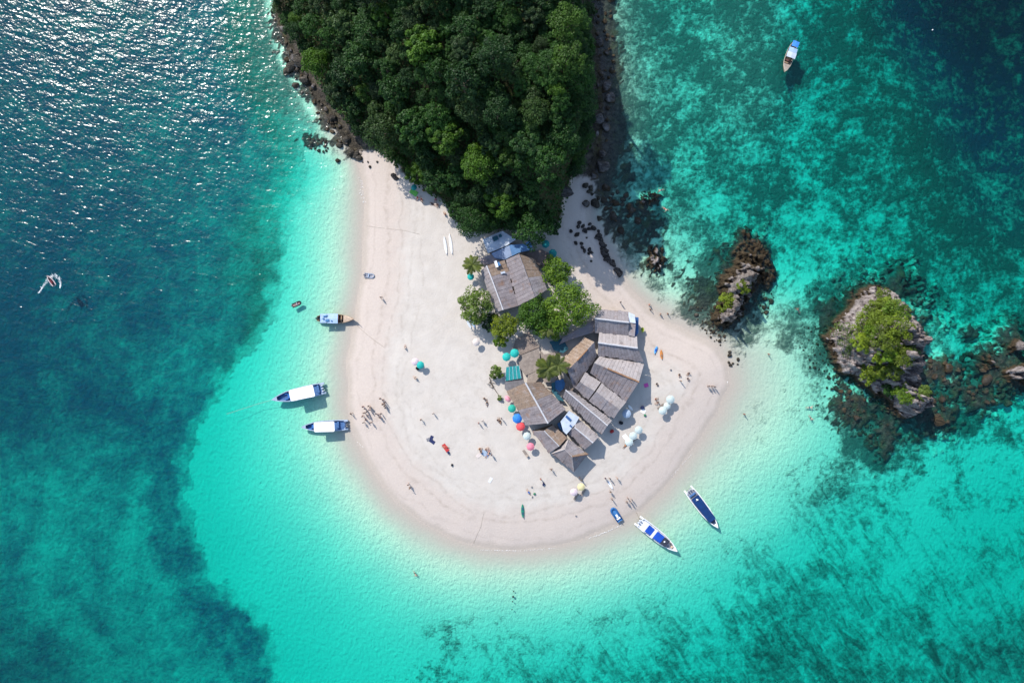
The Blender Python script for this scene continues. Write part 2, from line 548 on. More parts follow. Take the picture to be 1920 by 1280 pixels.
    rm = t.math('MULTIPLY', rm, t.rng(reef, 0.0, 0.15))
    col = t.mix(rm, col, rcol)
    # forest floor
    soil = t.mix(t.rng(n_fine, 0.35, 0.65), (0.022, 0.026, 0.012), (0.05, 0.05, 0.022))
    col = t.mix(t.rng(t.math('ADD', forest, t.math('MULTIPLY', t.math('SUBTRACT', n_mid, 0.5), 3.0)), -0.4, 0.8, smooth=True), col, soil)
    # relief: footprints on the sand, ripples on the seabed
    rip = t.noise(t.mapping(p, scale=(1, 0.75, 1), rot=(0, 0, 0.5)), 1.3, 4.0, 0.6, 0.15)
    foot = t.noise(p, 3.2, 3.0)
    h = t.math('ADD', t.math('MULTIPLY', t.math('MULTIPLY', rip, uw), 0.52), t.math('MULTIPLY', t.math('MULTIPLY', foot, t.math('SUBTRACT', 1.0, uw)), 0.085))
    h = t.math('ADD', h, t.math('MULTIPLY', t.math('MULTIPLY', r_n, rm), 1.2))
    h = t.math('ADD', h, t.math('MULTIPLY', t.math('MULTIPLY', c2, veg), 0.9))
    nm = t.bump(h, 1.0, 0.8)
    return t.done(t.bsdf(col, 0.9, nm, 0.1))


M_ground = ground_material()
ny, nx = GX.shape
VV = np.stack([GX, GY, GZ], -1).reshape(-1, 3)
idx = np.arange(ny * nx).reshape(ny, nx)
FF = np.stack([idx[:-1, :-1], idx[:-1, 1:], idx[1:, 1:], idx[1:, :-1]], -1).reshape(-1, 4)
fz = GA['shore'].reshape(-1)[FF].mean(1)
ff = GA['forest'].reshape(-1)[FF].mean(1)
for nm, sel in (('seabed', fz < 0), ('beach', (fz >= 0) & (ff < 0)), ('hill', (fz >= 0) & (ff >= 0))):
    F = FF[sel]
    used, inv = np.unique(F.ravel(), return_inverse=True)
    me = np_mesh(nm, VV[used], inv.reshape(-1, 4), M_ground, smooth=True)
    for an, arr in GA.items():
        a = me.attributes.new(an, 'FLOAT', 'POINT')
        a.data.foreach_set('value', arr.reshape(-1)[used].astype(np.float32))
    o = mesh_obj(nm, me)
    tag(o, {'seabed': 'pale sandy seabed with dark coral and seagrass patches', 'beach': 'white sand spit with tide lines', 'hill': 'steep wooded hill floor'}[nm], kind='structure')

# ------------------------------------------------------------------ water: a closed body that absorbs red light first
def water_material():
    t = NT('sea_water')
    p = t.pos()
    sep = t.n('ShaderNodeSeparateXYZ'); t.put(sep.inputs[0], p)
    x, y = sep.outputs[0], sep.outputs[1]
    # wind sea on the open north-west side, calmer in the lee of the spit
    amp = t.math('ADD', t.math('MULTIPLY', x, -0.3), t.math('MULTIPLY', y, 0.8))
    amp = t.rng(amp, 16.0, 80.0, 0.24, 0.45, smooth=True)
    amp = t.math('MULTIPLY', amp, t.rng(t.noise(p, 0.06, 3.0), 0.3, 0.7, 0.75, 1.25))
    w1 = t.noise(t.mapping(t.mapping(p, rot=(0, 0, math.radians(14))), scale=(0.55, 1.0, 1)), 0.56, 1.8, 0.5, 0.4)
    w2 = t.noise(t.mapping(t.mapping(p, rot=(0, 0, math.radians(28))), scale=(0.7, 1.1, 1)), 1.35, 1.2, 0.5, 0.5)
    h = t.math('ADD', t.math('MULTIPLY', w1, 0.8), t.math('MULTIPLY', w2, 0.36))
    h = t.math('MULTIPLY', h, amp)
    nm = t.bump(h, 1.0, 1.0)
    geo = t.n('ShaderNodeNewGeometry')
    c = t.math('ABSOLUTE', t.vmath('DOT_PRODUCT', nm, geo.outputs['Incoming']))
    fr = t.math('POWER', t.math('SUBTRACT', 1.0, c, clamp=True), 5.0)
    fr = t.math('ADD', t.math('MULTIPLY', fr, 0.97), 0.025)
    gl = t.n('ShaderNodeBsdfGlossy'); gl.inputs['Roughness'].default_value = 0.22; t.put(gl.inputs['Normal'], nm)
    tr = t.n('ShaderNodeBsdfTransparent')
    mx = t.n('ShaderNodeMixShader')
    t.put(mx.inputs[0], fr); t.put(mx.inputs[1], tr.outputs[0]); t.put(mx.inputs[2], gl.outputs[0])
    ab = t.n('ShaderNodeVolumeAbsorption')
    D = 1.0
    k = (0.60, 0.052, 0.052)
    ab.inputs['Density'].default_value = D
    ab.inputs['Color'].default_value = (1 - k[0] / D, 1 - k[1] / D, 1 - k[2] / D, 1)
    return t.done(mx.outputs[0], ab.outputs[0])


bm = bmesh.new()
add_box(bm, (0, 0, -60), (8800, 8800, 120))
water = mesh_obj('water', to_mesh('water', bm, water_material()))
tag(water, 'clear turquoise sea, rippled and glinting to the north-west', kind='structure')
# ------------------------------------------------------------------ rock islets and boulders
def rock_material(name, pale, dark, low=1.0):
    t = NT(name)
    p = t.pos()
    sep = t.n('ShaderNodeSeparateXYZ'); t.put(sep.inputs[0], p)
    n1 = t.noise(p, 0.7, 6.0, 0.7, 0.3); n2 = t.noise(t.mapping(p, scale=(0.4, 1.3, 1.0), rot=(0, 0, 0.7)), 2.2, 5.0, 0.7)
    c = t.mix(t.rng(n1, 0.34, 0.62), dark, pale)
    c = t.mix(t.math('MULTIPLY', t.rng(n2, 0.48, 0.62), 0.75), c, dark)
    c = t.mix(t.math('MULTIPLY', t.rng(n2, 0.42, 0.30), 0.6), c, (0.42, 0.37, 0.34))
    wet = t.rng(t.math('ADD', sep.outputs[2], t.math('MULTIPLY', t.math('SUBTRACT', n1, 0.5), 1.6)), low, low + 0.7, 1.0, 0.0, True)
    alg = t.mix(t.rng(n2, 0.36, 0.62), (0.022, 0.018, 0.012), (0.085, 0.062, 0.035))
    crev = t.noise(t.mapping(t.mapping(p, rot=(0, 0, 0.6)), scale=(0.5, 1.6, 1.0)), 1.1, 4.0, 0.7)
    c = t.mix(t.math('MULTIPLY', t.rng(crev, 0.42, 0.32), 0.8), c, (0.055, 0.042, 0.032))
    c = t.mix(wet, c, alg)
    rnd = t.n('ShaderNodeObjectInfo').outputs['Random']
    c = t.mix(1.0, c, t.mix(rnd, (0.65, 0.62, 0.6), (1.1, 1.08, 1.06)), 'MULTIPLY')
    nm = t.bump(t.math('ADD', n1, t.math('MULTIPLY', n2, 0.6)), 0.5, 0.9)
    return t.done(t.bsdf(c, 0.85, nm, 0.2))


M_rock = rock_material('weathered_rock', (0.40, 0.36, 0.35), (0.12, 0.10, 0.098), 0.75)
M_rock_dark = rock_material('tide_stained_rock', (0.37, 0.335, 0.325), (0.075, 0.062, 0.055), 2.1)
M_cliff = rock_material('grey_cliff_rock', (0.20, 0.19, 0.19), (0.05, 0.046, 0.046), 0.3)
M_boulder = rock_material('dark_shore_rock', (0.085, 0.077, 0.064), (0.028, 0.026, 0.022), -0.1)
M_dry_boulder = rock_material('black_beach_rock', (0.075, 0.065, 0.062), (0.02, 0.018, 0.018), -0.5)


def islet(name, label, outline, zfun, cell=0.3, seed=1, pad=34, mat=None):
    P = np.array(outline, float)
    u0, v0 = P.min(0) - pad; u1, v1 = P.max(0) + pad
    st = cell / S
    U, V = np.meshgrid(np.arange(u0, u1, st), np.arange(v0, v1, st))
    wu = (fbm(U / 14, V / 14, seed + 50, 4) - 0.5) * 15; wv = (fbm(U / 14, V / 14, seed + 60, 4) - 0.5) * 15
    d = sdf(outline, U + wu, V + wv) * S
    Z = zfun(U, V, d)
    X = (U - 960) * S; Y = (640 - V) * S
    idx = np.arange(U.size).reshape(U.shape)
    F = np.stack([idx[1:, :-1], idx[1:, 1:], idx[:-1, 1:], idx[:-1, :-1]], -1).reshape(-1, 4)
    keep = (Z.reshape(-1)[F].max(1) > -4.5)
    F = F[keep]
    used, inv = np.unique(F.ravel(), return_inverse=True)
    c = np.array([X.mean(), Y.mean(), 0.0])
    VT = np.stack([X, Y, Z], -1).reshape(-1, 3)[used] - c
    me = np_mesh(name, VT, inv.reshape(-1, 4), mat or M_rock, smooth=False)
    o = mesh_obj(name, me, loc=tuple(c))
    tag(o, label, 'rock islet')

    def zat(x, y):
        U1 = np.array([[960 + x / S]]); V1 = np.array([[640 - y / S]])
        wu = (fbm(U1 / 14, V1 / 14, seed + 50, 4) - 0.5) * 15; wv = (fbm(U1 / 14, V1 / 14, seed + 60, 4) - 0.5) * 15
        return float(zfun(U1, V1, sdf(outline, U1 + wu, V1 + wv) * S)[0, 0])
    return zat


def rocky(U, V, d, seed, hmax, rise, ridge=None, ang=0.6):
    ca, sa = math.cos(ang), math.sin(ang)
    a = (U * ca + V * sa); b = (-U * sa + V * ca)
    big = facet(a / 34, b / 17, seed, 1.4); mid = facet(a / 13, b / 7, seed + 3, 1.5); sm = facet(a / 5.0, b / 3.0, seed + 6, 1.4); cr = fbm(a / 7.0, b / 2.6, seed + 8, 3)
    env = 1 - np.exp(-np.clip(d, 0, None) / rise)
    k = ridge(U, V) if ridge is not None else 1.0
    z = hmax * env * k
    z = z + ((big - 0.5) * 3.6 * (0.25 + env) + (mid - 0.5) * 3.0 * (0.35 + env)) * (0.35 + 0.75 * k) + (sm - 0.5) * 1.3 - 3.2 * np.clip(0.42 - cr, 0, 1) * (0.3 + env)
    z = z + np.where(d < 0, d * 1.5, 0) - 0.15
    return z


ISL1 = [(1378, 474), (1380, 482), (1372, 492), (1362, 505), (1346, 512), (1345, 530), (1352, 552), (1340, 575), (1334, 590), (1338, 602), (1350, 612), (1366, 616),
        (1380, 604), (1396, 592), (1404, 575), (1412, 552), (1424, 536), (1440, 540), (1450, 520), (1446, 494), (1436, 478), (1424, 452), (1412, 452), (1404, 436), (1396, 434), (1390, 452)]


def ridge1(U, V):
    # tall along the south-west spine, awash to the north-east
    line = (U - 1345) * 0.62 - (V - 430) * 0.22
    k = np.clip(1.05 - np.abs((U - (1368 + (V - 560) * -0.18))) / 62.0, 0.06, 1.0)
    k = k * sstep(455, 545, V + 0.35 * (1400 - U)) + 0.10
    return k


zat1 = islet('rocky_islet', 'craggy grey rock islet just off the sand point with two small bushes on it', ISL1,
             lambda U, V, d: rocky(U, V, d, 5, 8.0, 2.6, ridge1), seed=5, mat=M_rock_dark)

ISL2 = [(1632, 534), (1662, 540), (1690, 566), (1696, 584), (1716, 606), (1738, 634), (1716, 656), (1730, 676), (1722, 706), (1738, 738), (1738, 760), (1728, 774),
        (1694, 786), (1668, 766), (1644, 738), (1612, 718), (1572, 694), (1560, 668), (1546, 634), (1558, 610), (1588, 576), (1598, 556)]


def ridge2(U, V):
    k = 0.45 + 0.6 * np.exp(-((U - 1655) / 62.0) ** 2 - ((V - 628) / 62.0) ** 2)
    return np.clip(k + 0.22 * np.exp(-((U - 1705) / 40.0) ** 2 - ((V - 752) / 26.0) ** 2), 0, 1.1)


zat2 = islet('rocky_islet', 'large pale rock islet crowned with yellow green bushes', ISL2,
             lambda U, V, d: rocky(U, V, d, 12, 13.0, 3.2, ridge2), seed=12)
ISL3 = [(1878, 690), (1890, 682), (1912, 682), (1950, 670), (1975, 690), (1960, 720), (1915, 722), (1885, 716)]
ISL4 = [(1892, 642), (1906, 634), (1916, 646), (1904, 662), (1890, 660)]
ISL5 = [(1834, 668), (1852, 664), (1876, 672), (1874, 688), (1846, 690)]
islet('rock_outcrop', 'largest striped brown rock outcrop at the far east of the reef', ISL3, lambda U, V, d: rocky(U, V, d, 21, 2.6, 1.2, None, 2.6), seed=21)
islet('rock_outcrop', 'small brown rock outcrop north of the large striped outcrop', ISL4, lambda U, V, d: rocky(U, V, d, 27, 1.8, 1.0, None, 2.3), seed=27)
islet('rock_outcrop', 'low dark rock outcrop between the bushy islet and the striped outcrop', ISL5, lambda U, V, d: rocky(U, V, d, 31, 1.5, 1.0, None, 0.2), seed=31)
ISL6 = [(1222, 470), (1240, 464), (1250, 482), (1244, 502), (1228, 512), (1216, 500)]
islet('rock_outcrop', 'brown rock outcrop awash in green shallows off the shaded beach', ISL6, lambda U, V, d: rocky(U, V, d, 37, 0.9, 1.0, None, 1.2), seed=37)
ISL7 = [(1206, 366), (1226, 364), (1230, 376), (1214, 384), (1202, 378)]
islet('rock_outcrop', 'reddish rock outcrop awash where the shaded shore meets the lagoon', ISL7, lambda U, V, d: rocky(U, V, d, 44, 0.8, 0.8, None, 0.3), seed=44)


def boulder_mesh(seed, flat=0.7, sub=3):
    r = random.Random(seed)
    bm = bmesh.new()
    bmesh.ops.create_icosphere(bm, subdivisions=sub, radius=1.0)
    pl = []
    for _ in range(15):
        n = Vector((r.gauss(0, 1), r.gauss(0, 1), r.gauss(0, 1))).normalized()
        pl.append((n, r.uniform(0.58, 0.92)))
    ex = (r.uniform(.8, 1.3), r.uniform(.65, 1.0), flat * r.uniform(.75, 1.1))
    for v in bm.verts:
        d = v.co.normalized(); k = 1.0
        for n, dd in pl:
            c = d.dot(n)
            if c > 0.05: k = min(k, dd / c)
        v.co = Vector((d.x * k * ex[0], d.y * k * ex[1], d.z * k * ex[2]))
    return to_mesh('boulder', bm)


B_MESH = {}
SMALL = {mi: [boulder_mesh(700 + k, .7, 2) for k in range(5)] for mi in range(4)}
for mi, mm in enumerate((M_boulder, M_dry_boulder, M_rock, M_cliff)):
    B_MESH[mi] = []
    for k in range(5):
        me = boulder_mesh(100 + k + mi * 10)
        me.materials.append(mm)
        B_MESH[mi].append(me)


BOULDERS = []


def boulder(px, py, size, mi, label, group=None, sink=0.35, z=None):
    BOULDERS.append((px, py, size, mi, label, group, sink))


def build_boulders(limit=290):
    # the largest (and every singled-out one) stand as objects; the small rest is one heap of loose stones
    order = sorted(range(len(BOULDERS)), key=lambda i: (BOULDERS[i][5] is not None, -BOULDERS[i][2]))
    keep = set(order[:limit])
    VL, FL, n0 = [], [], 0
    for i, (px, py, size, mi, label, group, sink) in enumerate(BOULDERS):
        x, y = gxy(px, py, 0.4)
        loc = Vector((x, y, gz(x, y) + size * (0.7 - sink) * 0.6))
        rot = (R.uniform(-.3, .3), R.uniform(-.3, .3), R.uniform(0, 6.28))
        scl = (size, size, size * R.uniform(.8, 1.15))
        me = R.choice(B_MESH[mi])
        if i in keep:
            o = mesh_obj('boulder', me)
            o.location = loc; o.rotation_euler = rot; o.scale = scl
            if group:
                w = 'small ' if size < .62 else 'large ' if size > .95 else ''
                label = w + label; group = w + group
            tag(o, label, 'boulder', group)
        else:
            from mathutils import Euler
            M = Matrix.Translation(loc) @ Euler(rot).to_matrix().to_4x4() @ Matrix.Diagonal((*scl, 1))
            V = np.empty(len(SMALL[mi][0].vertices) * 3); sm = SMALL[mi][i % len(SMALL[mi])]
            V = np.empty(len(sm.vertices) * 3); sm.vertices.foreach_get('co', V)
            V = V.reshape(-1, 3) @ np.array(M.to_3x3()).T + np.array(M.translation)
            F = np.empty(len(sm.polygons) * 3, dtype=np.int32); sm.polygons.foreach_get('vertices', F)
            VL.append(V); FL.append(F.reshape(-1, 3) + n0); n0 += len(V)
    o = mesh_obj('loose_stones', np_mesh('loose_stones', np.concatenate(VL), np.concatenate(FL), M_boulder))
    tag(o, 'small dark stones strewn in the shallows and along the shores', 'stones', kind='stuff')


def scatter(n, poly, smin, smax, mi, label, group, sink=0.35, gap=1.0):
    P = np.array(poly, float); u0, v0 = P.min(0); u1, v1 = P.max(0)
    got = []; tries = 0
    while len(got) < n and tries < n * 60:
        tries += 1
        u, v = R.uniform(u0, u1), R.uniform(v0, v1)
        if sdf(poly, np.array([u]), np.array([v]))[0] < 0: continue
        s = smin + (smax - smin) * R.random() ** 2.2
        if any((u - a) ** 2 + (v - b) ** 2 < ((s + c) * gap / S) ** 2 for a, b, c in got): continue
        got.append((u, v, s))
        boulder(u, v, s, mi, label, group, sink)


# black rocks lying on the shaded sand east of the forest
for (u, v, s) in ((1070, 434, .62), (1082, 440, .75), (1079, 456, .55), (1097, 433, .9), (1093, 424, .6), (1104, 429, .6), (1090, 457, .55), (1091, 464, .6), (1095, 470, .62), (1105, 468, .7), (1108, 473, .6),
                  (1103, 476, .45), (1108, 490, .4), (1100, 446, .4), (1084, 425, .6), (1086, 418, .6), (1106, 420, .6), (1111, 425, .5)):
    boulder(u, v, s, 1, 'black rock scattered on the shaded sand east of the forest', 'black rocks on the shaded sand')
for i in range(34):
    t = (i + R.uniform(-.3, .3)) / 34.0
    u = 1112 + (1163 - 1112) * t + 4 * math.sin(t * 9) + R.uniform(-5, 5); v = 428 + (522 - 428) * t + R.uniform(-4, 4)
    boulder(u, v, R.uniform(.45, 1.0), 1, 'black rock in the diagonal line of rocks along the shaded waterline', 'black rocks lining the shaded waterline')
# cliff foot, east of the hill
for (u, v, s, lab) in ((1056, 362, 2.2, 'big grey boulder at the corner of the forest above the shaded sand'), (1099, 382, 1.2, 'grey boulder under the cliff above the black rocks'), (1137, 350, 1.2, 'flat grey boulder standing alone in the dark shaded water'),
                       (1154, 380, 1.2, 'dark boulder with a pale face on the shaded shore'), (1180, 386, 1.1, 'reddish boulder with white marks at the edge of the shade'), (1168, 382, .8, 'low boulder with green moss between two others')):
    boulder(u, v, s, 3, lab)
scatter(46, [(1112, -30), (1150, -30), (1152, 120), (1142, 250), (1135, 330), (1112, 335), (1118, 240), (1120, 120)], .5, 1.9, 3, 'grey rock at the foot of the cliff east of the hill', 'rocks at the foot of the eastern cliff', 0.3, .8)
scatter(26, [(1095, 345), (1180, 360), (1205, 410), (1160, 440), (1110, 400)], .5, 1.3, 0, 'brown rock in the shaded shallows below the cliff corner', 'rocks in the shaded shallows', .3, .8)
# rocky west shore
for (u, v, s) in ((545, 125, 1.5), (535, 132, 1.2), (565, 118, 1.6), (572, 150, 1.5), (552, 158, 1.0), (558, 108, 1.2), (660, 286, 1.2), (667, 291, 1.3), (673, 296, .9), (632, 300, .7), (636, 272, .8), (648, 268, .7), (625, 222, 1.0), (650, 262, 1.0)):
    boulder(u, v, s, 0, 'dark wave-washed rock off the rocky western shore', 'dark rocks off the western shore', .25)
scatter(52, [(500, 20), (522, 10), (548, 85), (590, 165), (640, 235), (676, 282), (655, 290), (610, 240), (565, 180), (530, 115)], .4, 1.1, 3, 'grey rock on the narrow rocky western shore', 'rocks of the western shore', .3, .7)
scatter(16, [(572, 255), (620, 262), (612, 285), (566, 272)], .4, .9, 0, 'dark rock in the sunlit shallows of the western cove', 'dark rocks in the western cove', .3, .8)
for (u, v, s) in ((694, 313, .45), (708, 304.5, .45), (735, 300, .7), (745, 304, .5), (739.6, 331.5, .9), (743, 336, .7), (680, 304, .3), (690, 304, .3)):
    boulder(u, v, s, 1, 'black rock on the sand at the northern end of the beach', 'black rocks at the northern end of the beach')
# sand point
for (u, v, s) in ((1369, 660, .55), (1369, 666, .6), (1370, 684, .6), (1367, 679, .5), (1385, 674, .5), (1375, 681, .35), (1384, 683, .3)):
    boulder(u, v, s, 0, 'dark rock at the eastern tip of the sand', 'dark rocks at the tip of the sand', .2)
# rubble round the islets
scatter(56, [(1400, 445), (1452, 470), (1455, 560), (1440, 600), (1412, 560), (1440, 520), (1420, 470)], 0.25, .85, 0, 'brown rock in the rubble on the lagoon side of the small islet', 'rubble beside the small islet', .35, .75)
scatter(40, [(1318, 560), (1340, 600), (1370, 640), (1350, 650), (1312, 610), (1300, 570)], 0.22, .6, 0, 'brown rock in the shallows between the sand and the small islet', 'rocks between the sand and the small islet', .35, .75)
scatter(64, [(1556, 690), (1610, 720), (1680, 800), (1660, 850), (1600, 800), (1560, 730)], 0.25, .85, 0, 'brown rock in the reef south-west of the bushy islet', 'rubble south-west of the bushy islet', .35, .75)
scatter(60, [(1735, 655), (1810, 690), (1850, 735), (1800, 790), (1745, 800), (1740, 720)], 0.3, 1.1, 0, 'brown rock in the rubble east of the bushy islet', 'rubble east of the bushy islet', .35, .75)
for (u, v, s, lab) in ((1778, 690, 1.2, 'pale boulder standing out of the brown rubble east of the bushy islet'), (1764, 790, 1.3, 'rounded pale boulder south-east of the bushy islet'), (1646, 781, 1.0, 'rounded grey boulder south of the bushy islet'), (1754, 752, .8, 'small pale boulder against the south-east foot of the bushy islet')):
    boulder(u, v, s, 2, lab, None, .1)
scatter(36, [(1820, 660), (1880, 720), (1915, 735), (1915, 760), (1850, 760), (1800, 720)], .5, 1.6, 0, 'dark rock in the eastern reef beside the striped outcrop', 'rocks of the eastern reef', .3, .8)

# pebbly edge of the sand bar west of the bushy islet
scatter(70, [(1490, 620), (1545, 600), (1560, 690), (1580, 740), (1552, 730), (1515, 680)], .14, .42, 0, 'dark stone on the pale sand bar west of the bushy islet', 'dark stones on the sand bar', .3, 1.3)
build_boulders()
# ------------------------------------------------------------------ vegetation
def leaf_material(name, c_dark, c_light, trans=0.25, hue=0.12):
    t = NT(name)
    rnd = t.n('ShaderNodeObjectInfo').outputs['Random']
    p = t.obj()
    n1 = t.noise(p, 0.55, 3.0); n2 = t.noise(p, 4.0, 2.0)
    c = t.mix(t.rng(n1, 0.34, 0.66), c_dark, c_light)
    c = t.mix(t.math('MULTIPLY', t.rng(n2, 0.5, 0.75), 0.35), c, tuple(min(1, x * 1.5) for x in c_light))
    c = t.mix(1.0, c, t.mix(rnd, (0.62, 0.70, 0.80), (1.18, 1.30, 0.90)), 'MULTIPLY')
    d = t.bsdf(c, 0.55, None, 0.25)
    tl = t.n('ShaderNodeBsdfTranslucent'); t.put(tl.inputs[0], t.mix(1.0, c, (1.15, 1.15, 0.6), 'MULTIPLY'))
    mx = t.n('ShaderNodeMixShader'); mx.inputs[0].default_value = trans
    t.put(mx.inputs[1], d); t.put(mx.inputs[2], tl.outputs[0])
    return t.done(mx.outputs[0])


M_leaf_dark = leaf_material('dark_jungle_leaves', (0.012, 0.038, 0.010), (0.038, 0.096, 0.019))
M_leaf_olive2 = leaf_material('dull_forest_leaves', (0.020, 0.042, 0.014), (0.050, 0.088, 0.026))
M_leaf_wood = leaf_material('light_forest_leaves', (0.022, 0.058, 0.007), (0.070, 0.138, 0.014))
M_leaf_olive = leaf_material('olive_leaves', (0.055, 0.085, 0.018), (0.14, 0.19, 0.04))
M_leaf_yellow = leaf_material('yellow_green_leaves', (0.085, 0.11, 0.010), (0.22, 0.25, 0.018))
M_leaf_fresh = leaf_material('fresh_green_leaves', (0.06, 0.12, 0.010), (0.19, 0.28, 0.022))
M_leaf_bush = leaf_material('bush_leaves', (0.075, 0.105, 0.010), (0.20, 0.245, 0.022))
M_leaf_palm = leaf_material('palm_leaves', (0.045, 0.062, 0.014), (0.13, 0.14, 0.03), 0.2)
M_leaf_dry = leaf_material('dry_leaves', (0.10, 0.075, 0.04), (0.20, 0.15, 0.08), 0.1)
M_bark = plain('bark', (0.16, 0.13, 0.10), 0.9, 0.4, 2.0, 0.2)


def crown_mesh(seed, Rx, Hz, nclump, nleaf, leaf, mat, rc=(0.75, 1.35), base=0.15):
    r = np.random.RandomState(seed)
    # clump centres over an uneven dome
    cs = []
    for i in range(nclump):
        a = 2.39996 * i + r.uniform(-.4, .4)
        q = math.sqrt((i + 0.5) / nclump)
        rad = q * Rx * (0.86 + 0.2 * math.sin(3 * a + seed) * 0.6 + r.uniform(-.12, .12))
        hz = Hz * (base + (1 - base) * math.sqrt(max(0, 1 - q * q)) * r.uniform(.72, 1.08))
        cs.append((rad * math.cos(a), rad * math.sin(a), hz, r.uniform(*rc) * (1.05 - 0.25 * q)))
    for i in range(nclump // 3):
        a = r.uniform(0, 6.28); q = r.uniform(.5, 1.0)
        cs.append((q * Rx * .95 * math.cos(a), q * Rx * .95 * math.sin(a), Hz * r.uniform(-.15, .3), r.uniform(*rc) * .8))
    VV = []; n0 = 0
    for (x, y, z, rr) in cs:
        n = int(nleaf * (rr / np.mean(rc)) ** 1.6)
        d = r.normal(size=(n, 3)); d /= np.linalg.norm(d, axis=1)[:, None]
        d[:, 2] = np.where(d[:, 2] < -.3, -d[:, 2], d[:, 2])
        rad = rr * (0.62 + 0.38 * r.uniform(size=(n, 1)) ** .5)
        c = np.array([x, y, z]) + d * rad * np.array([1, 1, .8])
        nrm = d + r.normal(size=(n, 3)) * .55 + np.array([0, 0, .35]); nrm /= np.linalg.norm(nrm, axis=1)[:, None]
        ref = r.normal(size=(n, 3))
        t1 = np.cross(nrm, ref); t1 /= np.linalg.norm(t1, axis=1)[:, None]
        t2 = np.cross(nrm, t1)
        s = leaf * r.uniform(.7, 1.3, size=(n, 1))
        q = np.stack([c - t1 * s * .5, c - t2 * s * .32 + nrm * s * .1, c + t1 * s * .5, c + t2 * s * .32 + nrm * s * .1], 1)
        VV.append(q.reshape(-1, 3))
    V = np.concatenate(VV)
    F = np.arange(len(V)).reshape(-1, 4)
    return np_mesh('crown', V, F, mat)


def trunk_mesh(seed, h, r0, spread, Hc):
    r = random.Random(seed)
    bm = bmesh.new()
    top = Vector((r.uniform(-.3, .3), r.uniform(-.3, .3), h))
    add_tube(bm, [(0, 0, -0.6), (top.x * .4, top.y * .4, h * .5), top], [r0 * 1.3, r0, r0 * .7], 7)
    for k in range(5):
        a = k * 1.26 + r.uniform(-.3, .3)
        e = Vector((math.cos(a) * spread * .7, math.sin(a) * spread * .7, h + Hc * r.uniform(.35, .6)))
        m = top.lerp(e, .5) + Vector((0, 0, .25))
        add_tube(bm, [top - Vector((0, 0, .4)), m, e], [r0 * .6, r0 * .4, r0 * .15], 5)
    return to_mesh('trunk', bm, M_bark)


# forest crowns: eight shapes, three tints
CROWNS = {}
for ti, (mm, sd) in enumerate(((M_leaf_dark, 1), (M_leaf_olive2, 2), (M_leaf_wood, 3))):
    CROWNS[ti] = [crown_mesh(sd * 40 + k, 3.7, 2.9 + .35 * (k % 3), 26 + 6 * (k % 3), 96, (0.40, 0.48, 0.34, 0.44, 0.38)[k], mm, ((0.75, 1.35), (0.55, 1.0), (0.9, 1.6), (0.6, 1.4), (0.5, 0.95))[k]) for k in range(5 if ti == 0 else 3)]
TRUNKS = [trunk_mesh(k, 5.0, .26, 3.6, 2.6) for k in range(3)]
CANOPY = [(492, -60), (496, -4), (514, 30), (534, 68), (560, 118), (590, 168), (626, 208), (662, 246), (690, 282), (722, 300), (752, 318), (780, 350), (812, 366), (842, 394), (848, 430), (858, 452),
          (902, 446), (922, 428), (960, 436), (984, 456), (1020, 452), (1048, 430), (1058, 408), (1036, 372), (1054, 340), (1076, 300), (1112, 268), (1120, 200), (1112, 120), (1112, 40), (1124, -10), (1120, -60)]
KINDS = ('dark green', 'dull olive', 'yellow green')


def forest_zone(u, v):
    if v < 55: return 'at the northern crest of the hill, ' + ('near the western shore' if u < 680 else 'near the eastern cliff' if u > 980 else 'west of its middle' if u < 830 else 'east of its middle')
    if sdf(CANOPY, np.array([u]), np.array([v]))[0] < 45:
        if u > 1020: return 'on the eastern cliff edge'
        if v > 300: return 'on the forest edge above the beach'
        if u < 760: return 'on the western edge above the rocky shore'
    if v > 290: return 'on the lower southern slope above the village'
    if u < 760: return 'on the western slope of the hill'
    if u > 960: return 'on the eastern slope of the hill'
    return 'in the mid hill forest, ' + ('towards the crest' if v < 150 else 'towards the village' if v > 220 else 'halfway up')


trees = []
tries = 0
RT = random.Random(11)
while tries < 9000 and len(trees) < 268:
    tries += 1
    u, v = RT.uniform(488, 1128), RT.uniform(-52, 456)
    sc = RT.choice((.5, .62, .72, .8, .9, 1.0, 1.1, 1.25, 1.5))
    rp = 3.7 * sc / S * 1.12
    dd = sdf(CANOPY, np.array([u]), np.array([v]))[0]
    if dd < rp * .62: continue
    if any((u - a) ** 2 + (v - b) ** 2 < (0.60 * (rp + c)) ** 2 for a, b, c in trees): continue
    trees.append((u, v, rp))
    ht = 4.6 + 2.6 * sc
    x, y, zg = at(u, v, ht)
    # slope pushes crowns outward a little; keep the base on the hill
    ti = RT.choices((0, 1, 2), (.68, .18, .14))[0]
    t = empty('forest_tree', (x, y, zg - 0.3), RT.uniform(0, 6.28))
    t.scale = (sc * RT.uniform(.9, 1.1), sc * RT.uniform(.9, 1.1), sc * RT.uniform(.85, 1.2))
    lb = ('tiny ' if sc < .55 else 'small ' if sc < .78 else 'big ' if sc > 1.05 else '') + KINDS[ti] + ' broadleaf tree ' + forest_zone(u, v)
    tag(t, lb, 'tree', 'forest: ' + lb)
    mesh_obj('trunk', RT.choice(TRUNKS), t)
    c = mesh_obj('crown', RT.choice(CROWNS[ti]), t, (0, 0, 4.4))
    c.rotation_euler = (RT.uniform(-.12, .12), RT.uniform(-.12, .12), 0)

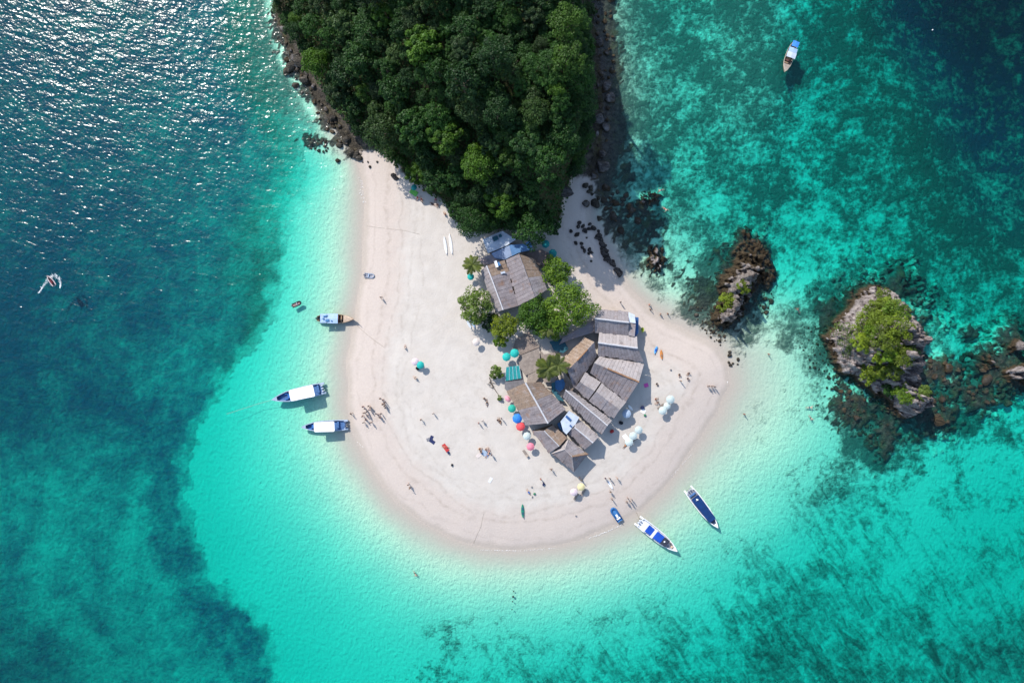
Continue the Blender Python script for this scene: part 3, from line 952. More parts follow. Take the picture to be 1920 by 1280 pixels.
# small trees clinging to the steep eastern side
for i in range(26):
    v0 = 40 + 300 * (i + RT.uniform(-.4, .4)) / 26
    row = np.arange(1000, 1125, 2.0)
    fd = sdf(FOREST, row, np.full(row.shape, v0)) * S
    ins = [u for u, d in zip(row, fd) if .4 < d < 5.5 and u > 1045]
    if not ins: continue
    u0 = RT.choice(ins); x, y = (u0 - 960) * S, (640 - v0) * S
    t = empty('cliff_tree', (x, y, gz(x, y) - .3), RT.uniform(0, 6.28)); sc = RT.uniform(.42, .68); t.scale = (sc, sc, sc * .8)
    tag(t, 'small dark tree clinging to the steep eastern cliff', 'tree', 'small trees on the eastern cliff')
    mesh_obj('trunk', RT.choice(TRUNKS), t)
    mesh_obj('crown', RT.choice(CROWNS[0]), t, (0, 0, 4.0))

# low growth that fills the gaps between the forest trees
rs = np.random.RandomState(5)
U = rs.uniform(500, 1110, 60000); Vp = rs.uniform(-60, 460, 60000)
k = sdf(FOREST, U, Vp)
U, Vp = U[k > -3], Vp[k > -3]
n = min(26000, len(U)); U, Vp = U[:n], Vp[:n]
X = (U - 960) * S; Y = (640 - Vp) * S
Zg, _ = ground(X, Y)
cl = fbm(X / 2.2, Y / 2.2, 77, 2)
C = np.stack([X, Y, Zg + 0.3 + 2.2 * cl * rs.uniform(.4, 1, n)], -1)
nr = rs.normal(size=(n, 3)) * .6 + np.array([0, 0, 1.0]); nr /= np.linalg.norm(nr, axis=1)[:, None]
t1 = np.cross(nr, rs.normal(size=(n, 3))); t1 /= np.linalg.norm(t1, axis=1)[:, None]; t2 = np.cross(nr, t1)
sz = rs.uniform(.35, .75, (n, 1))
Q = np.stack([C - t1 * sz * .5, C - t2 * sz * .35, C + t1 * sz * .5, C + t2 * sz * .35], 1).reshape(-1, 3)
o = mesh_obj('undergrowth', np_mesh('undergrowth', Q, np.arange(len(Q)).reshape(-1, 4), M_leaf_dark))
tag(o, 'dark low growth between the forest trees on the hill', 'undergrowth', kind='stuff')


def lone_tree(name, label, cat, px, py, rad, hc, trunk_h, mat, seed, nclump=26, nleaf=90, leaf=.42, stretch=1.0, rot=0.0, group=None, z=None, rc=None):
    if z is None:
        x, y, zg = at(px, py, trunk_h + hc * .6)
    else:
        x, y = gxy(px, py, z + trunk_h + hc * .6); zg = z
    t = empty(name, (x, y, zg), rot)
    tag(t, label, cat, group)
    rc = rc or (rad * .22, rad * .36)
    mesh_obj('trunk', trunk_mesh(seed, trunk_h, max(.06, rad * .06), rad * .7, hc * .7), t)
    c = mesh_obj('crown', crown_mesh(seed + 900, rad, hc, nclump, nleaf, leaf, mat, rc), t, (0, 0, trunk_h * .9))
    c.scale = (stretch, 1.0 / stretch ** .5, 1)
    return t


lone_tree('beach_tree', 'round olive green tree at the north-west corner of the village', 'tree', 891, 572, 4.2, 3.0, 3.4, M_leaf_olive, 301, 34, 110, .40)
lone_tree('beach_tree', 'small round bright green tree standing alone on the shaded sand', 'tree', 1042, 508, 3.6, 2.6, 3.2, M_leaf_fresh, 302, 30, 100, .40)
lone_tree('beach_tree', 'large bright green tree between the twin roofed house and the thatched stalls', 'tree', 1066, 574, 5.9, 4.0, 4.0, M_leaf_fresh, 303, 46, 120, .44, 1.08, .3)
lone_tree('beach_tree', 'darker green tree against the south end of the twin roofed house', 'tree', 1004, 590, 4.5, 3.2, 3.2, M_leaf_wood, 304, 38, 110, .42)
lone_tree('beach_tree', 'green tree between the darker tree and the large bright tree', 'tree', 1032, 606, 4.0, 2.6, 2.6, M_leaf_fresh, 308, 30, 100, .42)
lone_tree('beach_tree', 'small yellow green tree south of the twin roofed house', 'tree', 946, 610, 3.3, 2.4, 2.8, M_leaf_yellow, 305, 26, 100, .38, 1.0, 1.2)
lone_tree('beach_bush', 'low green bush in the shade beneath the yellow green tree', 'bush', 938, 640, 1.7, 1.4, 1.0, M_leaf_fresh, 306, 14, 80, .34)
lone_tree('beach_bush', 'dark green bush at the edge of the shade below the olive tree', 'bush', 916, 602, 2.4, 1.8, 1.4, M_leaf_dark, 307, 18, 90, .36)
lone_tree('beach_bush', 'round grey green bush beside the teal net', 'bush', 931, 698, 1.75, 1.5, .8, M_leaf_olive, 309, 16, 80, .32)
lone_tree('beach_bush', 'tiny green shrub at the corner of the brown striped roof', 'bush', 937, 746, .7, .7, .3, M_leaf_olive, 310, 8, 40, .26)
# bushes on the islets
for k, (u, v, r, mat, zf, lab) in enumerate((
        (1396, 537, 1.35, M_leaf_bush, zat1, 'smaller bush on the small rock islet'),
        (1366, 568, 2.0, M_leaf_bush, zat1, 'larger bush on the small rock islet'),
        (1655, 562, 2.3, M_leaf_bush, zat2, 'bush at the northern end of the bushy islet'),
        (1678, 586, 2.8, M_leaf_fresh, zat2, 'green bush on the north-east crest of the bushy islet'),
        (1640, 585, 2.2, M_leaf_bush, zat2, 'bush on the north-west crest of the bushy islet'),
        (1625, 606, 2.6, M_leaf_bush, zat2, 'bush above the dark hollow of the bushy islet'),
        (1597, 630, 3.4, M_leaf_olive, zat2, 'broad pale olive bush on the western edge of the bushy islet'),
        (1660, 622, 3.4, M_leaf_bush, zat2, 'largest bush in the middle of the bushy islet'),
        (1690, 614, 2.6, M_leaf_bush, zat2, 'bush on the eastern crest of the bushy islet'),
        (1704, 650, 2.2, M_leaf_olive, zat2, 'thin grey green bush on the eastern slope of the bushy islet'),
        (1692, 668, 2.4, M_leaf_bush, zat2, 'bush on the south-east slope of the bushy islet'),
        (1672, 662, 2.0, M_leaf_fresh, zat2, 'green bush below the largest bush of the bushy islet'),
        (1630, 700, 2.1, M_leaf_bush, zat2, 'low bush on the south-west terrace of the bushy islet'),
        (1650, 694, 1.8, M_leaf_bush, zat2, 'low bush in the middle of the south terrace of the bushy islet'),
        (1676, 693, 2.0, M_leaf_bush, zat2, 'low bush at the east end of the south terrace of the bushy islet'),
        (1652, 600, 2.4, M_leaf_bush, zat2, 'bush between the crest bushes and the largest bush of the bushy islet'),
        (1668, 640, 2.4, M_leaf_bush, zat2, 'bush just south of the largest bush of the bushy islet'),
        (1640, 622, 2.2, M_leaf_fresh, zat2, 'green bush between the pale olive bush and the largest bush of the islet'),
        (1708, 632, 2.0, M_leaf_bush, zat2, 'bush at the easternmost edge of the bushy islet'),
        (1616, 642, 1.8, M_leaf_bush, zat2, 'bush just below the broad pale olive bush of the islet'),
        (1664, 575, 1.9, M_leaf_bush, zat2, 'small bush under the northern end bush of the bushy islet'),
        (1683, 678, 1.7, M_leaf_fresh, zat2, 'green bush linking the crest to the south terrace of the bushy islet'),
        (1648, 672, 1.0, M_leaf_bush, zat2, 'tiny bush in the dark hollow of the bushy islet'),
        (1697, 741, 2.1, M_leaf_fresh, zat2, 'round bright green bush on the southern knob of the bushy islet'),
        (1731, 738, 1.6, M_leaf_olive, zat2, 'small bush on the south-east ledge of the bushy islet'),
        (1670, 730, 1.4, M_leaf_dark, zat2, 'dark bush west of the bright round bush on the southern knob'))):
    z = 3.0
    for _ in range(5):
        x, y = gxy(u, v, z + 1.2); z = .5 * z + .5 * max(zf(x, y), .3)
    lone_tree('islet_bush', lab, 'bush', u, v, r * 1.3, r * .85, .5, mat, 400 + k, 18, 80, .34, 1.0, R.uniform(0, 6), None, z)


def frond_mesh(seed, L, droop):
    r = random.Random(seed)
    bm = bmesh.new()
    n = 9
    pts = []
    for i in range(n + 1):
        s = i / n
        pts.append(Vector((L * s * (1 - .12 * s), 0, L * (.30 * s - droop * s * s))))
    add_tube(bm, pts, [.045 * (1 - .8 * i / n) for i in range(n + 1)], 4)
    for i in range(1, n * 3):
        s = i / (n * 3)
        k = min(int(s * n), n - 1); p = pts[k].lerp(pts[k + 1], s * n - k)
        ll = L * .26 * math.sin(math.pi * min(1, .12 + s * .9)) ** .7
        for sd in (-1, 1):
            d = Vector((.55, sd * 1.0, -.30 + r.uniform(-.1, .1))).normalized() * ll
            w = Vector((.07, 0, 0)) * (L / 2.4)
            a = bm.verts.new(p - w); b = bm.verts.new(p + w); c = bm.verts.new(p + d + w * .2)
            bm.faces.new((a, b, c) if sd > 0 else (b, a, c))
    return to_mesh('frond', bm, M_leaf_palm)


FRONDS = [frond_mesh(k, 2.7, .34 + .14 * k) for k in range(4)]


def palm(label, px, py, h, nf, sc, seed):
    r = random.Random(seed)
    x, y, zg = at(px, py, h)
    t = empty('palm_tree', (x, y, zg), r.uniform(0, 6))
    tag(t, label, 'palm tree')
    bm = bmesh.new()
    add_tube(bm, [(.3, .1, -.3), (.12, 0, h * .4), (0, 0, h)], [.2, .15, .12], 8)
    mesh_obj('trunk', to_mesh('trunk', bm, M_bark), t)
    for k in range(nf):
        f = mesh_obj('frond', FRONDS[r.choice((0, 1, 1, 2, 3))], t, (0, 0, h))
        f.rotation_euler = (r.uniform(-.2, .2), r.uniform(-.35, .15), 2.39996 * k + r.uniform(-.2, .2))
        s = sc * r.uniform(.8, 1.12); f.scale = (s, s, s)
    return t


palm('palm with wide yellow green fronds in the middle of the village', 1028, 690, 5.6, 22, 1.3, 1)
palm('palm with thin fronds rising east of the wide palm in the village', 1046, 684, 6.0, 16, 1.15, 2)
palm('palm at the north-west corner of the twin roofed house', 886, 496, 4.6, 16, 1.0, 3)
palm('small palm half hidden below the large bright green tree', 1026, 618, 5.0, 13, .8, 4)
# ------------------------------------------------------------------ village
def thatch(name, c1, c2, stain=(0.10, 0.075, 0.055), rustamt=0.3):
    t = NT(name)
    uv = t.n('ShaderNodeUVMap').outputs[0]
    rnd = t.n('ShaderNodeObjectInfo').outputs['Random']
    fib = t.noise(t.mapping(uv, scale=(9.0, 1.1, 1)), 1.6, 4.0, 0.65)
    crs = t.noise(t.mapping(uv, scale=(0.7, 3.2, 1)), 1.4, 3.0, 0.6)
    blot = t.noise(t.pos(), 0.55, 4.0, 0.6)
    c = t.mix(t.rng(fib, 0.3, 0.7), c1, c2)
    c = t.mix(t.math('MULTIPLY', t.rng(crs, 0.52, 0.7), 0.4), c, stain)
    c = t.mix(t.math('MULTIPLY', t.rng(blot, 0.55, 0.75), rustamt * 1.9), c, (0.26, 0.145, 0.085))
    pale = t.noise(t.mapping(t.pos(), loc=(40, 3, 0)), 0.8, 5.0, 0.65)
    c = t.mix(t.math('MULTIPLY', t.rng(pale, 0.52, 0.72), 0.45), c, (0.40, 0.37, 0.37))
    c = t.mix(t.math('MULTIPLY', t.rng(pale, 0.45, 0.30), 0.5), c, (0.09, 0.08, 0.085))
    c = t.mix(1.0, c, t.mix(rnd, (0.92, 0.92, 0.92), (1.06, 1.06, 1.06)), 'MULTIPLY')
    nm = t.bump(t.math('ADD', fib, t.math('MULTIPLY', crs, 0.8)), 0.08, 0.8)
    return t.done(t.bsdf(c, 0.95, nm, 0.1))


M_th_grey = thatch('grey_thatch', (0.205, 0.182, 0.188), (0.335, 0.305, 0.312), rustamt=.25)  # grey thatch; on pale roofs it paints the side away from the sun
M_th_sunlit = thatch('sunlit_thatch', (0.285, 0.255, 0.248), (0.42, 0.38, 0.372), (0.16, .13, .11), .2)  # lighter copy for slopes facing the sun, sunlight put into the colour
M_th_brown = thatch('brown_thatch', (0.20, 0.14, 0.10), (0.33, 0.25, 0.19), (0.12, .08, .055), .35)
M_th_mauve = thatch('dull_thatch', (0.185, 0.16, 0.163), (0.29, 0.255, 0.262), rustamt=.4)  # dull thatch, also painted shade on slopes turned from the sun
M_ridge = plain('pale_ridge_cap', (0.55, 0.54, 0.56), .7, .2, 2.0)
M_ridge_rust = plain('rust_ridge_cap', (0.33, 0.18, 0.10), .8, .3, 2.0)
M_lath = plain('old_thatch_underside', (0.15, 0.125, 0.11), .95, .4, 2.0)
M_under = plain('dark_timber', (0.09, 0.07, 0.055), .9, .4, 2.0)
M_wallw = plain('bamboo_wall', (0.22, 0.17, 0.12), .9, .4, 2.5, .1)
M_plaster = plain('grey_plaster', (0.36, 0.36, 0.36), .85, .3, 1.0)
M_white = plain('white_paint', (0.74, 0.75, 0.76), .45, .12, 2.0)
M_bluesheet = plain('blue_roof_sheet', (0.10, 0.22, 0.42), .5, .25, 1.0)
M_palesheet = plain('pale_blue_sheet', (0.52, 0.58, 0.66), .5, .2, 1.0)
M_bluetarp = plain('blue_tarpaulin', (0.06, 0.19, 0.40), .6, .3, 2.0)
M_navypanel = plain('dark_blue_panel', (0.035, 0.10, 0.26), .5, .2, 2.0)
M_teal = plain('teal_net', (0.02, 0.30, 0.31), .8, .35, 4.0)
M_tealtarp = plain('dark_teal_tarpaulin', (0.03, 0.12, 0.16), .7, .3, 1.5)
M_canvas = plain('weathered_canvas', (0.30, 0.25, 0.215), .9, .25, 1.2, .1)
M_deck = plain('trodden_timber', (0.26, 0.21, 0.18), .9, .3, 1.5, .1)


def quad_panel(a, b, c, d, th, uv0, jitter, rr):
    """thin roof strip: a-b along the ridge, d-c along the eave; returns mesh with UV in metres"""
    bm = bmesh.new()
    n = (b - a).cross(d - a).normalized()
    if n.z < 0: n = -n
    off = n * jitter
    P = [a + off, b + off, c + off, d + off]
    hi = [bm.verts.new(p) for p in P]
    lo = [bm.verts.new(p - n * th) for p in P]
    bm.faces.new(hi); bm.faces.new(lo[::-1])
    for i in range(4):
        bm.faces.new((hi[i], lo[i], lo[(i + 1) % 4], hi[(i + 1) % 4]))
    bmesh.ops.recalc_face_normals(bm, faces=bm.faces)
    lay = bm.loops.layers.uv.new('UVMap')
    ax = (b - a).normalized() if (b - a).length > .01 else (c - d).normalized()
    dn = (d - a)
    dn = (dn - ax * dn.dot(ax)); dn = dn.normalized() if dn.length > .01 else n.cross(ax)
    for f in bm.faces:
        for l in f.loops:
            v = l.vert.co - a
            l[lay].uv = (uv0[0] + v.dot(ax), uv0[1] + v.dot(dn))
    return to_mesh('thatch_panel', bm)


def V3(px, py, z):
    x, y = gxy(px, py, z)
    return Vector((x, y, z))


def slope(parent, base, ra, rb, ea, eb, mat, width=0.85, seed=0, mats=None):
    """thatch strips between the ridge ra-rb and the eave ea-eb"""
    r = random.Random(seed)
    L = max((rb - ra).length, (eb - ea).length)
    n = max(2, int(round(L / width)))
    for i in range(n):
        s0, s1 = i / n, (i + 1) / n
        g = 0.002
        a, b = ra.lerp(rb, s0 + g), ra.lerp(rb, s1 - g)
        d, c = ea.lerp(eb, s0 + g), ea.lerp(eb, s1 - g)
        ex = r.uniform(-.16, .24)
        d = d + (d - a).normalized() * ex; c = c + (c - b).normalized() * (ex + r.uniform(-.05, .05))
        me = quad_panel(a - base, b - base, c - base, d - base, .13, (i * .9 + seed * 3.1, seed * 1.7), r.uniform(-.015, .03) - .06 * math.sin(math.pi * (s0 + s1) / 2) * (i % 3 != 0), r)
        m = mat
        if mats:
            for lo, hi, mm in mats:
                if lo <= (s0 + s1) / 2 <= hi: m = mm
        me.materials.append(m)
        mesh_obj('thatch_panel', me, parent)


def hut(name, label, cat, ridge, e1, e2, zr, ze, mat1, mat2=None, cap=M_ridge, capr=.13, width=.85, seed=0, walls=True, ze2=None, mats1=None, mats2=None, capspan=(0, 1), wallmat=None):
    """ridge, e1, e2: pixel pairs (both eaves run the same way as the ridge)"""
    if cat != 'house':                       # the stalls stand on tall posts
        zr += 1.6; ze += 1.25
    ze2 = ze if ze2 is None else ze2
    ra, rb = V3(*ridge[0], zr), V3(*ridge[1], zr)
    a1, b1 = V3(*e1[0], ze), V3(*e1[1], ze)
    a2, b2 = V3(*e2[0], ze2), V3(*e2[1], ze2)
    c = (a1 + b1 + a2 + b2) / 4
    zg = gz(c.x, c.y)
    base = Vector((c.x, c.y, zg))
    t = empty(name, base)
    tag(t, label, cat)
    rf = None
    # roof underlay: rafters and battens as one dark shell just under the thatch
    bm = bmesh.new()
    dn = Vector((0, 0, -.2))
    n = 14
    row = [[bm.verts.new(p.lerp(q, i / n) - base + dn) for i in range(n + 1)] for p, q in ((a1, b1), (ra, rb), (a2, b2))]
    for k in (0, 1):
        for i in range(n):
            bm.faces.new((row[k][i], row[k][i + 1], row[k + 1][i + 1], row[k + 1][i]))
    bmesh.ops.solidify(bm, geom=bm.faces[:], thickness=.05)
    rf = mesh_obj('roof', to_mesh('roof', bm, M_lath), t)
    slope(rf, base, ra, rb, a1, b1, mat1, width, seed * 2 + 1, mats1)
    slope(rf, base, ra, rb, a2, b2, mat2 or mat1, width, seed * 2 + 2, mats2)
    if cap:
        bm = bmesh.new()
        p0, p1 = ra.lerp(rb, capspan[0]), ra.lerp(rb, capspan[1])
        k = 7
        pts = [p0.lerp(p1, i / k) - base + Vector((R.uniform(-.03, .03), R.uniform(-.03, .03), .06 + R.uniform(-.02, .02))) for i in range(k + 1)]
        add_tube(bm, pts, capr, 6)
        mesh_obj('ridge_cap', to_mesh('ridge_cap', bm, cap), rf)
    if walls:
        q = [c.lerp(p, .86) for p in (a1, b1, b2, a2)]
        zt = [ze - zg - .25, ze - zg - .25, ze2 - zg - .25, ze2 - zg - .25]
        bm = bmesh.new()
        for i in range(4):
            j = (i + 1) % 4
            p0, p1 = q[i] - base, q[j] - base
            d = (p1 - p0); d.z = 0
            nrm = Vector((-d.y, d.x, 0)).normalized() * .05
            sh = .06 * d.normalized()
            poly = [(p0 + sh - nrm)[:2], (p1 - sh - nrm)[:2], (p1 - sh + nrm)[:2], (p0 + sh + nrm)[:2]]
            add_prism(bm, poly, -.3, min(zt[i], zt[j]))
        mesh_obj('wall', to_mesh('wall', bm, wallmat or M_wallw), t)
    for p, z in ((a1, ze), (b1, ze), (b2, ze2), (a2, ze2)):
        q = c.lerp(p, .92) - base
        bm = bmesh.new()
        add_tube(bm, [(q.x, q.y, -.4), (q.x, q.y, z - zg - .2)], .08, 6)
        mesh_obj('post', to_mesh('post', bm, M_under), t)
    return t, base


def flat_roof(name, label, cat, poly, z, th, mat, wall=M_plaster, inset=.9, zs=None, posts_only=False):
    pts = [V3(u, v, zs[i] if zs else z) for i, (u, v) in enumerate(poly)]
    c = sum(pts, Vector()) / len(pts)
    zg = gz(c.x, c.y)
    base = Vector((c.x, c.y, zg))
    t = empty(name, base)
    tag(t, label, cat)
    bm = bmesh.new()
    rel = [p - base for p in pts]
    ar = sum(rel[i].x * rel[(i + 1) % len(rel)].y - rel[(i + 1) % len(rel)].x * rel[i].y for i in range(len(rel)))
    if ar < 0: rel = rel[::-1]
    add_prism(bm, [p[:2] for p in rel], [p.z - th for p in rel], [p.z for p in rel])
    r = mesh_obj('roof', to_mesh('roof', bm, mat), t)
    if posts_only:
        for p in rel:
            bm = bmesh.new()
            add_tube(bm, [(p.x * .95, p.y * .95, -.4), (p.x * .95, p.y * .95, p.z - th)], .05, 6)
            mesh_obj('post', to_mesh('post', bm, M_under), t)
    else:
        bm = bmesh.new()
        zt = min(p.z for p in rel) - th - .01
        add_prism(bm, [(p.x * inset, p.y * inset) for p in rel], -.3, zt)
        mesh_obj('wall', to_mesh('wall', bm, wall), t)
    return t, base, r


def small_box(name, label, cat, px, py, z, size, ang, mat, group=None, parent=None):
    pass


# --- the twin roofed house (two gables side by side)
house, hb = hut('twin_roofed_house', 'large house with two parallel grey thatched gables beside the forest', 'house',
                ((973, 476), (1002.5, 557.5)), ((948, 487), (972, 573)), ((1003, 486), (1026, 543)), 7.2, 5.0, M_th_mauve, M_th_grey, M_th_mauve, .12, .95, 1,
                mats2=[(0, .52, M_th_brown)], wallmat=M_wallw)
ra, rb = V3(912.5, 498, 6.4), V3(943.5, 581, 6.4)
a1, b1 = V3(901, 508, 5.0), V3(929, 586, 5.0)
a2, b2 = V3(947, 487, 5.0), V3(971.5, 573.5, 5.0)
bm = bmesh.new()
vs = [bm.verts.new(p - hb + Vector((0, 0, -.2))) for p in (ra, rb, b1, a1, b2, a2)]
bm.faces.new((vs[0], vs[1], vs[2], vs[3])); bm.faces.new((vs[1], vs[0], vs[5], vs[4]))
bmesh.ops.solidify(bm, geom=bm.faces[:], thickness=.05)
rf = mesh_obj('roof', to_mesh('roof', bm, M_lath), house)
slope(rf, hb, ra, rb, a1, b1, M_th_grey, .95, 71)
slope(rf, hb, ra, rb, a2, b2, M_th_mauve, .95, 72, mats=[(0, .24, M_th_brown)])
bm = bmesh.new()
add_tube(bm, [ra - hb + Vector((0, 0, .08)), ra.lerp(rb, .5) - hb + Vector((.03, 0, .09)), rb - hb + Vector((0, 0, .08))], .16, 6)
mesh_obj('ridge_cap', to_mesh('ridge_cap', bm, M_ridge), rf)
q = [(a1 + b1 + a2 + b2) / 4 + (p - (a1 + b1 + a2 + b2) / 4) * .86 - hb for p in (a1, b1, b2, a2)]
bm = bmesh.new()
add_prism(bm, [p[:2] for p in q[::-1]] if False else [p[:2] for p in q], -.3, 4.5 - hb.z)
bmesh.ops.recalc_face_normals(bm, faces=bm.faces)
mesh_obj('wall', to_mesh('wall', bm, M_wallw), house)
# things left on the open corner of that roof
for (u, v, z, s, an, m, lab) in ((933, 496, 6.1, (1.2, .9, .12), .4, M_bluetarp, 'crumpled blue tarpaulin on the brown corner of the twin roofed house'),
                                 (930.5, 495, 6.3, (.6, 1.5, .05), .3, M_white, 'white sheet beside the blue tarpaulin on the twin roofed house'),
                                 (943, 511, 5.75, (1.0, .4, .05), .2, M_palesheet, 'narrow pale scrap lying in the valley of the twin roofed house')):
    bm = bmesh.new()
    add_box(bm, (0, 0, 0), s)
    bmesh.ops.subdivide_edges(bm, edges=bm.edges[:], cuts=3, use_grid_fill=True)
    for vv in bm.verts: vv.co += Vector((R.uniform(-.06, .06), R.uniform(-.06, .06), R.uniform(-.05, .12)))
    o = mesh_obj('tarpaulin' if m is not M_white else 'sheet', to_mesh('tarpaulin', bm, m), None, V3(u, v, z))
    o.rotation_euler = (0, 0, an)
    tag(o, lab, 'tarpaulin' if m is not M_white else 'sheet')

t, b, r = flat_roof('blue_roofed_shed', 'lean-to shed with a bright blue roof behind the twin roofed house', 'shed', [(921, 475), (957, 459), (984, 457), (994, 450), (999, 468), (972, 474), (946, 487), (928, 484)], 4.6, .1, M_bluesheet)
bm = bmesh.new()
pp = [V3(u, v, 4.604) - b for (u, v) in ((921.5, 475.2), (955, 460.4), (960, 479.6), (946, 486.2), (928.3, 483.3))]
add_prism(bm, [p[:2] for p in pp[::-1]], pp[0].z, pp[0].z + .03)
bmesh.ops.recalc_face_normals(bm, faces=bm.faces)
mesh_obj('roof_sheet', to_mesh('roof_sheet', bm, plain('grey_blue_sheet', (.25, .32, .46), .5, .2, 1.0)), t)
t, b, r = flat_roof('white_flat_roofed_building', 'pale flat roofed building half in the shade of the forest', 'building', [(905, 449), (942, 433), (968, 449), (949, 461), (915, 475)], 4.2, .2, M_palesheet)
for (u, v, s) in ((929, 447, (1.3, 1.0, .5)), (938, 442, (.7, .7, .4))):
    bm = bmesh.new(); add_box(bm, (0, 0, 0), s, .4)
    bmesh.ops.bevel(bm, geom=bm.edges[:], offset=.06, segments=1, affect='EDGES')
    o = mesh_obj('water_tank', to_mesh('water_tank', bm, M_tealtarp), None, V3(u, v, 4.2 + s[2] / 2))
    tag(o, 'larger dark teal tank on the pale flat roof' if s[0] > 1 else 'smaller dark teal tank on the pale flat roof', 'tank')
flat_roof('brown_lean_to', 'brown lean-to roof between the blue roof and the palm', 'shed', [(895, 487), (921, 476), (928, 484), (946, 487.5), (911, 497)], 4.0, .1, M_th_mauve, M_wallw)
flat_roof('dark_lean_to', 'dark brown lean-to roof in the shade east of the blue roof', 'shed', [(980, 475), (1016, 468), (1034, 476), (1040, 486), (1022, 500), (1004, 494)], 3.6, .1, plain('dark_shaded_boards', (.14, .11, .10), .9, .3, 1.0), M_wallw)  # roof in one even dark brown

# --- thatched stalls along the eastern side, from north to south
hut('thatched_stall', 'northernmost thatched stall with a pale ridge and a translucent eastern end', 'stall', ((1115, 597), (1179, 604.5)), ((1120, 579.5), (1178, 584.5)), ((1115, 622.5), (1178, 629)), 5.4, 3.9, M_th_grey, M_th_grey, M_ridge, .2, .85, 10)
flat_roof('porch', 'porch with translucent pale sheets at the east end of the northernmost stall', 'porch', [(1178.5, 585), (1190, 590), (1192, 606), (1179, 604)], 5.9, .05, M_palesheet, posts_only=True)
flat_roof('porch', 'grey thatched porch at the east end of the northernmost stall, on its shaded side', 'porch', [(1179, 605), (1192, 607), (1190, 631), (1178.5, 628.5)], 5.6, .1, M_th_grey, posts_only=True)
flat_roof('notice_hoarding', 'leaning dark blue hoarding at the end of the northernmost stall', 'hoarding', [(1191, 594), (1197.5, 595), (1197, 624), (1192, 631), (1190, 629)], 4.4, .1, M_navypanel, M_navypanel, .8)
flat_roof('lean_to', 'dark slanting lean-to roof reaching from the large tree to the northernmost stall', 'shed', [(1114, 600), (1114, 622.5), (1070, 636), (1048, 646), (1056, 632)], 3.4, .12, M_th_mauve, M_wallw, zs=[5.0, 4.6, 3.8, 3.5, 4.0])
hut('thatched_stall', 'second thatched stall from the north, pale on its sunlit side', 'stall', ((1121.5, 642.5), (1195.6, 652.5)), ((1123.4, 623.5), (1194.6, 630.5)), ((1121, 666.5), (1207, 678)), 5.4, 3.9, M_th_sunlit, M_th_grey, M_ridge, .22, .85, 11)  # north slope painted lighter than the south one, as the sun falls
hut('thatched_stall', 'widest thatched stall with a rust stained ridge', 'stall', ((1114, 680), (1198, 716)), ((1124, 668), (1208, 681.5)), ((1106.5, 698), (1174, 753)), 5.9, 3.8, M_th_sunlit, M_th_mauve, M_ridge_rust, .2, .85, 12, capspan=(.3, 1.0))
hut('thatched_hut', 'small square grey thatched hut at the west end of the double hut', 'hut', ((1086.5, 716), (1115, 733)), ((1097, 698), (1127, 715.5)), ((1077, 727), (1102.5, 750)), 5.2, 3.9, M_th_sunlit, M_th_grey, None, .1, .9, 13)
hut('thatched_hut', 'larger grey thatched hut beside the small square hut, split from it by a dark gap', 'hut', ((1117.5, 734), (1162, 768)), ((1128, 718), (1174, 754)), ((1104, 751), (1150.5, 785)), 5.2, 3.9, M_th_sunlit, M_th_grey, None, .1, .9, 14)
hut('thatched_stall', 'long narrow thatched stall with purplish ribs beside the double hut', 'stall', ((1060, 731), (1139, 797.5)), ((1074, 733), (1148, 788)), ((1055, 745), (1128, 815)), 5.0, 3.8, M_th_sunlit, M_th_grey, M_ridge, .14, .62, 15)
hut('thatched_stall', 'thatched stall with a white ridge just below the long narrow stall', 'stall', ((1077, 801), (1112, 830)), ((1082, 783), (1123, 818)), ((1064, 808), (1096, 843)), 4.8, 3.6, M_th_sunlit, M_th_mauve, M_ridge, .17, .62, 16)
t, b, r = flat_roof('white_roofed_kiosk', 'kiosk with a flat pale blue roof wedged between the thatched stalls', 'kiosk', [(1067, 770), (1086, 782), (1079, 795), (1062, 814), (1056, 808), (1051, 790)], 5.9, .15, M_palesheet)
for (u, v, s) in ((1065.5, 783.5, (1.5, .55, .25)), (1070, 798, (.6, .35, .25))):
    bm = bmesh.new(); p = V3(u, v, 5.9) - b
    add_box(bm, (p.x, p.y, p.z + .14), s, -.75)
    mesh_obj('skylight', to_mesh('skylight', bm, M_navypanel), t)
flat_roof('blue_awning', 'dark blue awning on the shaded side of the flat pale blue roof', 'awning', [(1050, 791), (1056, 809), (1048, 803), (1045, 794)], 3.4, .06, M_bluetarp, posts_only=True)
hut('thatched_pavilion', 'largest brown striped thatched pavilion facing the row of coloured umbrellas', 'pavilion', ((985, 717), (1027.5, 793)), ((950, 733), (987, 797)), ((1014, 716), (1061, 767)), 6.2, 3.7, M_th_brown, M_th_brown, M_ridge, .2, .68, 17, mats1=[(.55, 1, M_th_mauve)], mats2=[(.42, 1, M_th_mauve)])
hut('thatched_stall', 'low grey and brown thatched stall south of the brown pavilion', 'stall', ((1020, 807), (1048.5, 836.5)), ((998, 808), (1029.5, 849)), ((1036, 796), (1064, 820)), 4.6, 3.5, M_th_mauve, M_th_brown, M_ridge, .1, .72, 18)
hut('thatched_stall', 'brown gabled stall with an orange ridge east of the palms', 'stall', ((1064.5, 695), (1114.5, 641)), ((1044, 684), (1096, 632)), ((1076, 728), (1119, 668)), 5.3, 3.6, M_th_brown, M_th_mauve, M_ridge_rust, .16, .85, 19, capspan=(.35, .75))
